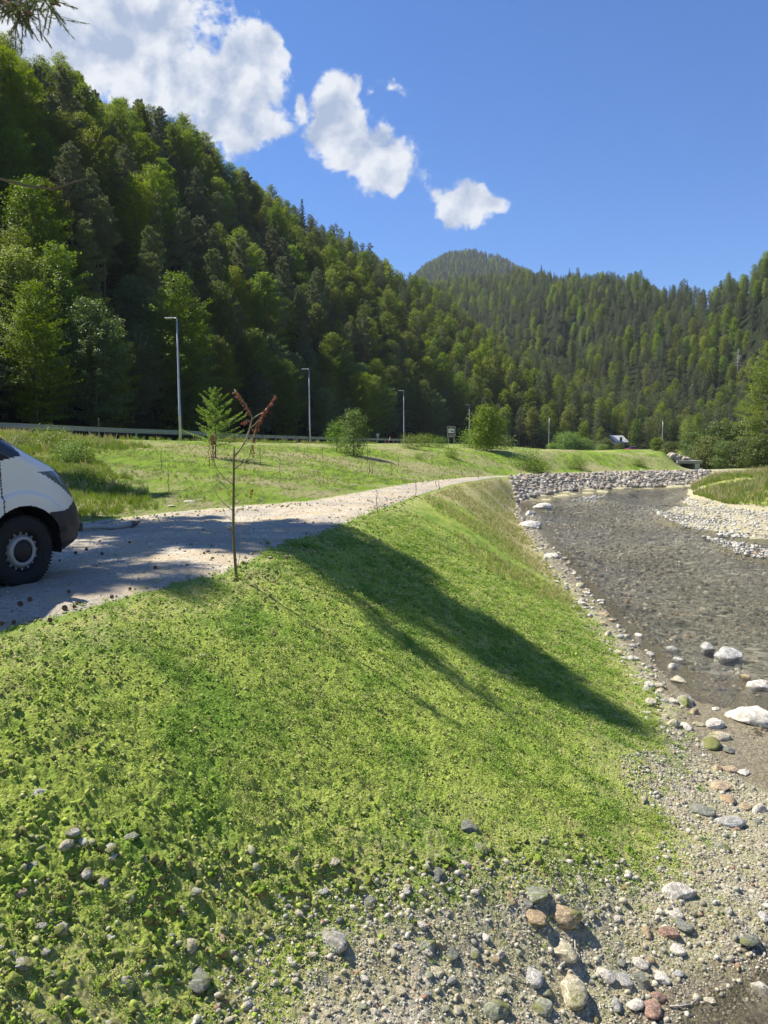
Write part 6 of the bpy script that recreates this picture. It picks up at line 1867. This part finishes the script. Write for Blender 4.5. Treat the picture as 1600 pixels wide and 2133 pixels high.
STK = [(784, 1072, 60, 'bare thin planted sapling at the crest near the middle of the path edge'), (865, 1036, 42, 'bare thin planted sapling at the crest just before the dry slope'), (914, 1020, 22, 'short bare sapling on the pale crest, left of two'), (908, 1014, 18, 'very short bare sapling on the pale crest beside the path'),
       (205, 918, 48, 'tall bare stem sticking up by the guardrail left of the nearest lamp'), (436, 975, 60, 'thin sapling on the meadow left of the young conifer'), (352, 1030, 52, 'thin sapling on the meadow above the white stones'), (336, 975, 40, 'thin sapling on the meadow below the nearest lamp'),
       (583, 990, 48, 'thin bare sapling on the meadow right of the dead sapling'), (543, 965, 40, 'thin bare sapling between dead sapling and second lamp'), (675, 1008, 40, 'bare sapling on the slope below the second lamp'), (770, 985, 30, 'bare sapling on the slope below the twin bushes'), (766, 962, 34, 'bare sapling right below the twin bushes'),
       (634, 952, 20, 'short bare sapling left of the twin bushes'), (672, 955, 26, 'short bare sapling under the left twin bush'), (776, 988, 32, 'bare sapling beside another on the middle slope'), (816, 992, 26, 'bare sapling on the slope above the path bend'), (996, 996, 16, 'tiny sapling at the far end of the path'),
       (962, 990, 16, 'tiny sapling on the slope above the far path'), (830, 972, 24, 'bare sapling halfway up the slope under the third lamp'), (900, 968, 22, 'bare sapling halfway up the slope under the brown sign'), (1085, 985, 14, 'tiny sapling where the revetment begins'), (168, 968, 44, 'thin sapling in the meadow behind the van bonnet'), (110, 935, 40, 'thin stake in the roadside grass above the van bonnet')]
for s in STK: stick(*s)

# ------------------------------------------------------------------ log, cones, twigs
A_ = on_ground(165, 1108); B_ = on_ground(276, 1098); root = empty('driftwood', tuple(A_)); v = Vector(B_) - Vector(A_)
m = MB(); m.tube([v * k + Vector((0, 0, .05 + .02 * math.sin(k * 7))) for k in (-.25, 0, .2, .4, .6, .8, .97)], [.035, .04, .042, .042, .045, .05, .05], 10); m.build('stem', M['dead_wood'], root, True)
V, F = TPL_HI[3]; me = mesh_np('root_knob', V * .10 + np.array(v) + [0, 0, .06], F, True); link('root_knob', me, M['bark'], root)
tag(root, 'pale barkless log lying on the path edge beside the van', 'log')
for (px, py, w, lb) in ((205, 1093, 26, 'grey white stone on the shaded path edge behind the log'), (222, 1087, 20, 'grey stone at the foot of the shaded slope'), (396, 1047, 30, 'flat pale stone at the foot of the meadow, right of two'), (358, 1055, 18, 'white stone at the foot of the meadow, left of two'), (545, 1040, 9, 'tiny white stone at the meadow foot'), (318, 1134, 26, 'flat stone half buried in the sunny path'), (700, 1050, 8, 'small stone on the path bend')):
    put_rock(px, py, w, 'grey' if 'grey' in lb else 'white', int(px), lb, flat=.6)
def cone_mesh():
    g = np.random.default_rng(3); m = MB(); r = .022
    for ring in range(7):
        t = ring / 6; z = .002 + .045 * t; rr = r * math.sin(.5 + 2.2 * t)
        for k in range(9):
            a = k * .698 + ring * .35; c = Vector((math.cos(a) * rr, math.sin(a) * rr, z)); o_ = Vector((math.cos(a), math.sin(a), .45)) * .016; s = Vector((-math.sin(a), math.cos(a), 0)) * .006
            m.add([c - s, c + s, c + o_ + s * .8, c + o_ - s * .8, c + o_ * .6 + Vector((0, 0, .006))], [(0, 1, 2, 3), (0, 3, 4), (1, 4, 2), (2, 4, 3), (0, 4, 1)])
    m.tube([(0, 0, 0), (0, 0, .025), (0, 0, .05)], [.012, .016, .006], 8); return m.mesh('pine_cone')
cm = set_mat(cone_mesh(), plain('cone_scales', (.15, .095, .06), .9, 0, .3))
CN = [(145, 1237, 'right of the front wheel in the shade'), (229, 1249, 'largest, alone near the green rim'), (64, 1254, 'left, below the front wheel'), (168, 1260, 'second nearest to the green rim'), (152, 1269, 'in a pair, the upper right one'), (134, 1273, 'in a pair, the lower left one'), (34, 1302, 'near the left edge of the path'),
      (103, 1297, 'by the green rim at the lower path'), (269, 1232, 'spiky and reddish near the green rim'), (183, 1148, 'in front of the bumper, upper'), (324, 1186, 'alone in the middle of the shaded path'), (423, 1156, 'left of the dead sapling'), (5, 1305, 'cut by the left edge'), (160, 1155, 'right behind the front wheel'), (210, 1157, 'right of two by the bumper'), (270, 1133, 'on the sunny stripe of the path'), (127, 1171, 'nearest to the tyre'), (40, 1263, 'faint, left of the wheel shadow')]
for i, (px, py, lb) in enumerate(CN):
    b = on_ground(px, py, 4); o = link('pine_cone', cm); o.location = (b[0], b[1], b[2] + .022); o.rotation_euler = (R(80), R(20 * (i % 3)), i * 1.9); s = .44 + .2 * ((i * 7) % 4) / 3; o.scale = (s,) * 3
    tag(o, 'brown pine cone on the path, ' + lb, 'pine cone', 'pine cones on the path')
def twig(pxs, r, lab, name='twig', lift=.015):
    Q = [on_ground(px, py, 2.5) for px, py in pxs]; b = Vector(Q[0]); m = MB(); m.tube([Vector(q) - b + Vector((0, 0, lift + .01 * (i % 2))) for i, q in enumerate(Q)], [r * (1 - .6 * i / len(Q)) for i in range(len(Q))], 6)
    o = m.build(name, M['dead_wood'], None, True, tuple(b)); tag(o, lab, 'twig', 'twigs on the gravel'); return o
twig([(1165, 2018), (1178, 2010), (1192, 2006), (1206, 2005)], .009, 'grey forked driftwood twig above the big round stone'); twig([(1196, 2004), (1198, 1980), (1197, 1955)], .006, 'pale straight twig standing beside the flat cream stone')
twig([(1058, 2032), (1075, 2040), (1092, 2052)], .005, 'thin straw coloured twig left of the round stone'); twig([(1395, 2100), (1420, 2102), (1440, 2095), (1455, 2085)], .006, 'brown root lying on the mud near the puddle'); twig([(1590, 1982), (1580, 1975), (1545, 1965)], .004, 'thin reed lying near the right edge')
twig([(1500, 1553), (1520, 1560), (1540, 1566)], .006, 'pale stick on the brown sand by the mossy boulder'); twig([(425, 1744), (480, 1757), (545, 1762)], .004, 'long yellow grass stalk lying on the moss')
twig([(1048, 1055), (1058, 1062), (1064, 1070)], .03, 'dark branch on the dry slope near the river', lift=.06)

# ------------------------------------------------------------------ pines left of the frame that shade the path
def big_pine(name, x, y, H, Rr, low, seed, label, tufts=5200, extra=()):
    gz = float(terr(x, y)[0]); root = empty(name, (x, y, gz - .1))
    c, b = crown_pine(seed, H, Rr, 90, tufts, .38, low, 9, .55)
    cr = link('crown', set_mat(c, M['pine']), None, root); link('trunk', set_mat(trunk_mesh(H, .26, b, seed, 60), M['pine_bark']), None, root); tag(root, label, 'tree'); return root
BP = big_pine('pine_tree', -11.8, 16.7, 20.0, 2.3, .50, 601, 'tall pine left of the path whose needles hang into the upper left corner', 2600)
big_pine('pine_tree', -13.2, 13.0, 16.5, 2.8, .36, 602, 'pine outside the left edge shading the van and the path', 2000)
big_pine('pine_tree', -18.5, 24.5, 19.0, 2.0, .45, 603, 'pine farther left whose shadow bands cross the path', 1300)
def bough(px0, pts_, tuft_n, seed, label_part='bough', spread=.35):
    """branch reaching into the picture from the first pine"""
    g = np.random.default_rng(seed); b = Vector(BP.location); Q = [Vector(at_d(px, py, D)) - b for px, py, D in pts_]
    m = MB(); n = len(Q); m.tube(Q, [(.05 if tuft_n else .032) * (1 - .8 * i / (n - 1)) + .006 for i in range(n)], 6); br = m.build(label_part, M['pine_bark' if tuft_n else 'bark'], BP, True)
    if not tuft_n: return
    V = []; 
    tw = MB()
    for i in range(tuft_n):
        k = g.integers(max(0, n // 3), n - 1); t = g.random(); c = np.array(Q[k].lerp(Q[k + 1], t)); e = c + g.normal(size=3) * spread * .6 * np.array([1, 1, .8]) + np.array([0, 0, -.12])
        tw.tube([tuple(c), tuple((c + e) / 2 + np.array([0, 0, .04])), tuple(e)], [.004, .003, .002], 4, False)
        for j in range(100):
            t2 = .25 + .75 * g.random(); q = c + (e - c) * t2; d = unit((e - c) + g.normal(size=3) * .35 * np.linalg.norm(e - c) + 1e-6); L = .035 + .03 * g.random(); s = unit(np.cross(d, g.normal(size=3))) * .0035
            V.extend([q - s, q + s, q + d * L + s * .4, q + d * L - s * .4])
    link('needles', mesh_np('needles', np.array(V), np.arange(len(V)).reshape(-1, 4)), M['pine'], br); tw.build('twigs', M['pine_bark'], br, True)
bough(0, [(-330, -260, 15.6), (-180, -120, 13.5), (-60, -30, 12), (20, 8, 11.2), (70, 30, 11)], 95, 5)
bough(0, [(-330, -180, 15.8), (-120, -90, 13), (0, 0, 11.6), (90, -10, 11), (125, 12, 10.8)], 75, 6, spread=.28)
bough(0, [(-260, 330, 16.5), (-80, 372, 15), (0, 372, 14.5), (60, 388, 14.3), (110, 394, 14), (150, 380, 13.8), (180, 372, 13.7)], 0, 7, 'bare_branch')
# pale dead snag on the right hillside
def snag():
    q0 = on_ground(1535, 800, 5); D = q0[1]; p = q0; gz = q0[2]; zt = at_d(1535, 708, D)[2]; H = max(7, (zt - gz) * .8); root = empty('dead_tree', (p[0], p[1], gz)); g = np.random.default_rng(1)
    m = MB(); m.tube([(0, 0, -.5), (.1, 0, H * .5), (0, .1, H)], [.28, .18, .05], 8); m.build('trunk', M['dead_wood'], root, True); m = MB()
    for k in range(26):
        z = H * (.45 + .52 * g.random()); a = g.random() * 6.28; L = 2.4 * (1.1 - z / H) + .8; m.tube([(0, 0, z), (math.cos(a) * L * .6, math.sin(a) * L * .6, z + .1), (math.cos(a) * L, math.sin(a) * L, z - .5)], [.07, .045, .015], 5, False)
    m.build('branches', M['dead_wood'], root); tag(root, 'pale grey dead tree with bare branches on the right hillside', 'tree')
snag()

# ------------------------------------------------------------------ valley air
def build_haze():
    m = bpy.data.materials.new('haze'); m.use_nodes = True; T = NT(m.node_tree); m.node_tree.nodes.clear(); out = T.n('ShaderNodeOutputMaterial')
    v = T.n('ShaderNodeVolumePrincipled'); v.inputs['Color'].default_value = (.80, .88, 1, 1); v.inputs['Density'].default_value = HAZE
    T.l(v.outputs[0], out.inputs['Volume'])
    mb = MB(); mb.box((0, 0, (ZTOP + ZLOW) / 2), (13000, 13000, ZTOP - ZLOW)); o = mb.build('haze', m); o['kind'] = 'stuff'
HAZE = .00013
_z = []
for _o in scene.objects:
    if _o.type == 'MESH' and _o.parent is None and _o.get('kind') == 'structure':
        _z += [(_o.matrix_world @ Vector(c)).z for c in _o.bound_box]
ZLOW, ZTOP = min(_z) - 1.0, max(_z) + 40
print('haze z', ZLOW, ZTOP)
build_haze()

# ---- labels: things that would share one are told apart by their order from the left
def order_labels():
    bpy.context.view_layer.update()
    words = 'first second third fourth fifth sixth seventh eighth ninth tenth eleventh twelfth thirteenth fourteenth fifteenth sixteenth seventeenth eighteenth nineteenth twentieth'.split()
    by = {}
    for o in scene.objects:
        if o.parent is None and 'label' in o.keys(): by.setdefault(o['label'], []).append(o)
    for lb, L in by.items():
        if len(L) < 2: continue
        L.sort(key=lambda o: float(project(np.array(o.location))[0]))
        for i, o in enumerate(L):
            if len(L) == 2: t = 'the %s one of two' % ('left' if i == 0 else 'right')
            elif i == 0: t = 'leftmost of these'
            elif i == len(L) - 1: t = 'rightmost of these'
            elif i < len(words): t = '%s from left' % words[i]
            else: t = '%dth from left' % (i + 1)
            o['label'] = lb + ', ' + t
            if len(o['label'].split()) > 16: o['label'] = lb + ', ' + t.replace(' of these', '').replace('the left one of two', 'left').replace('the right one of two', 'right')
order_labels()
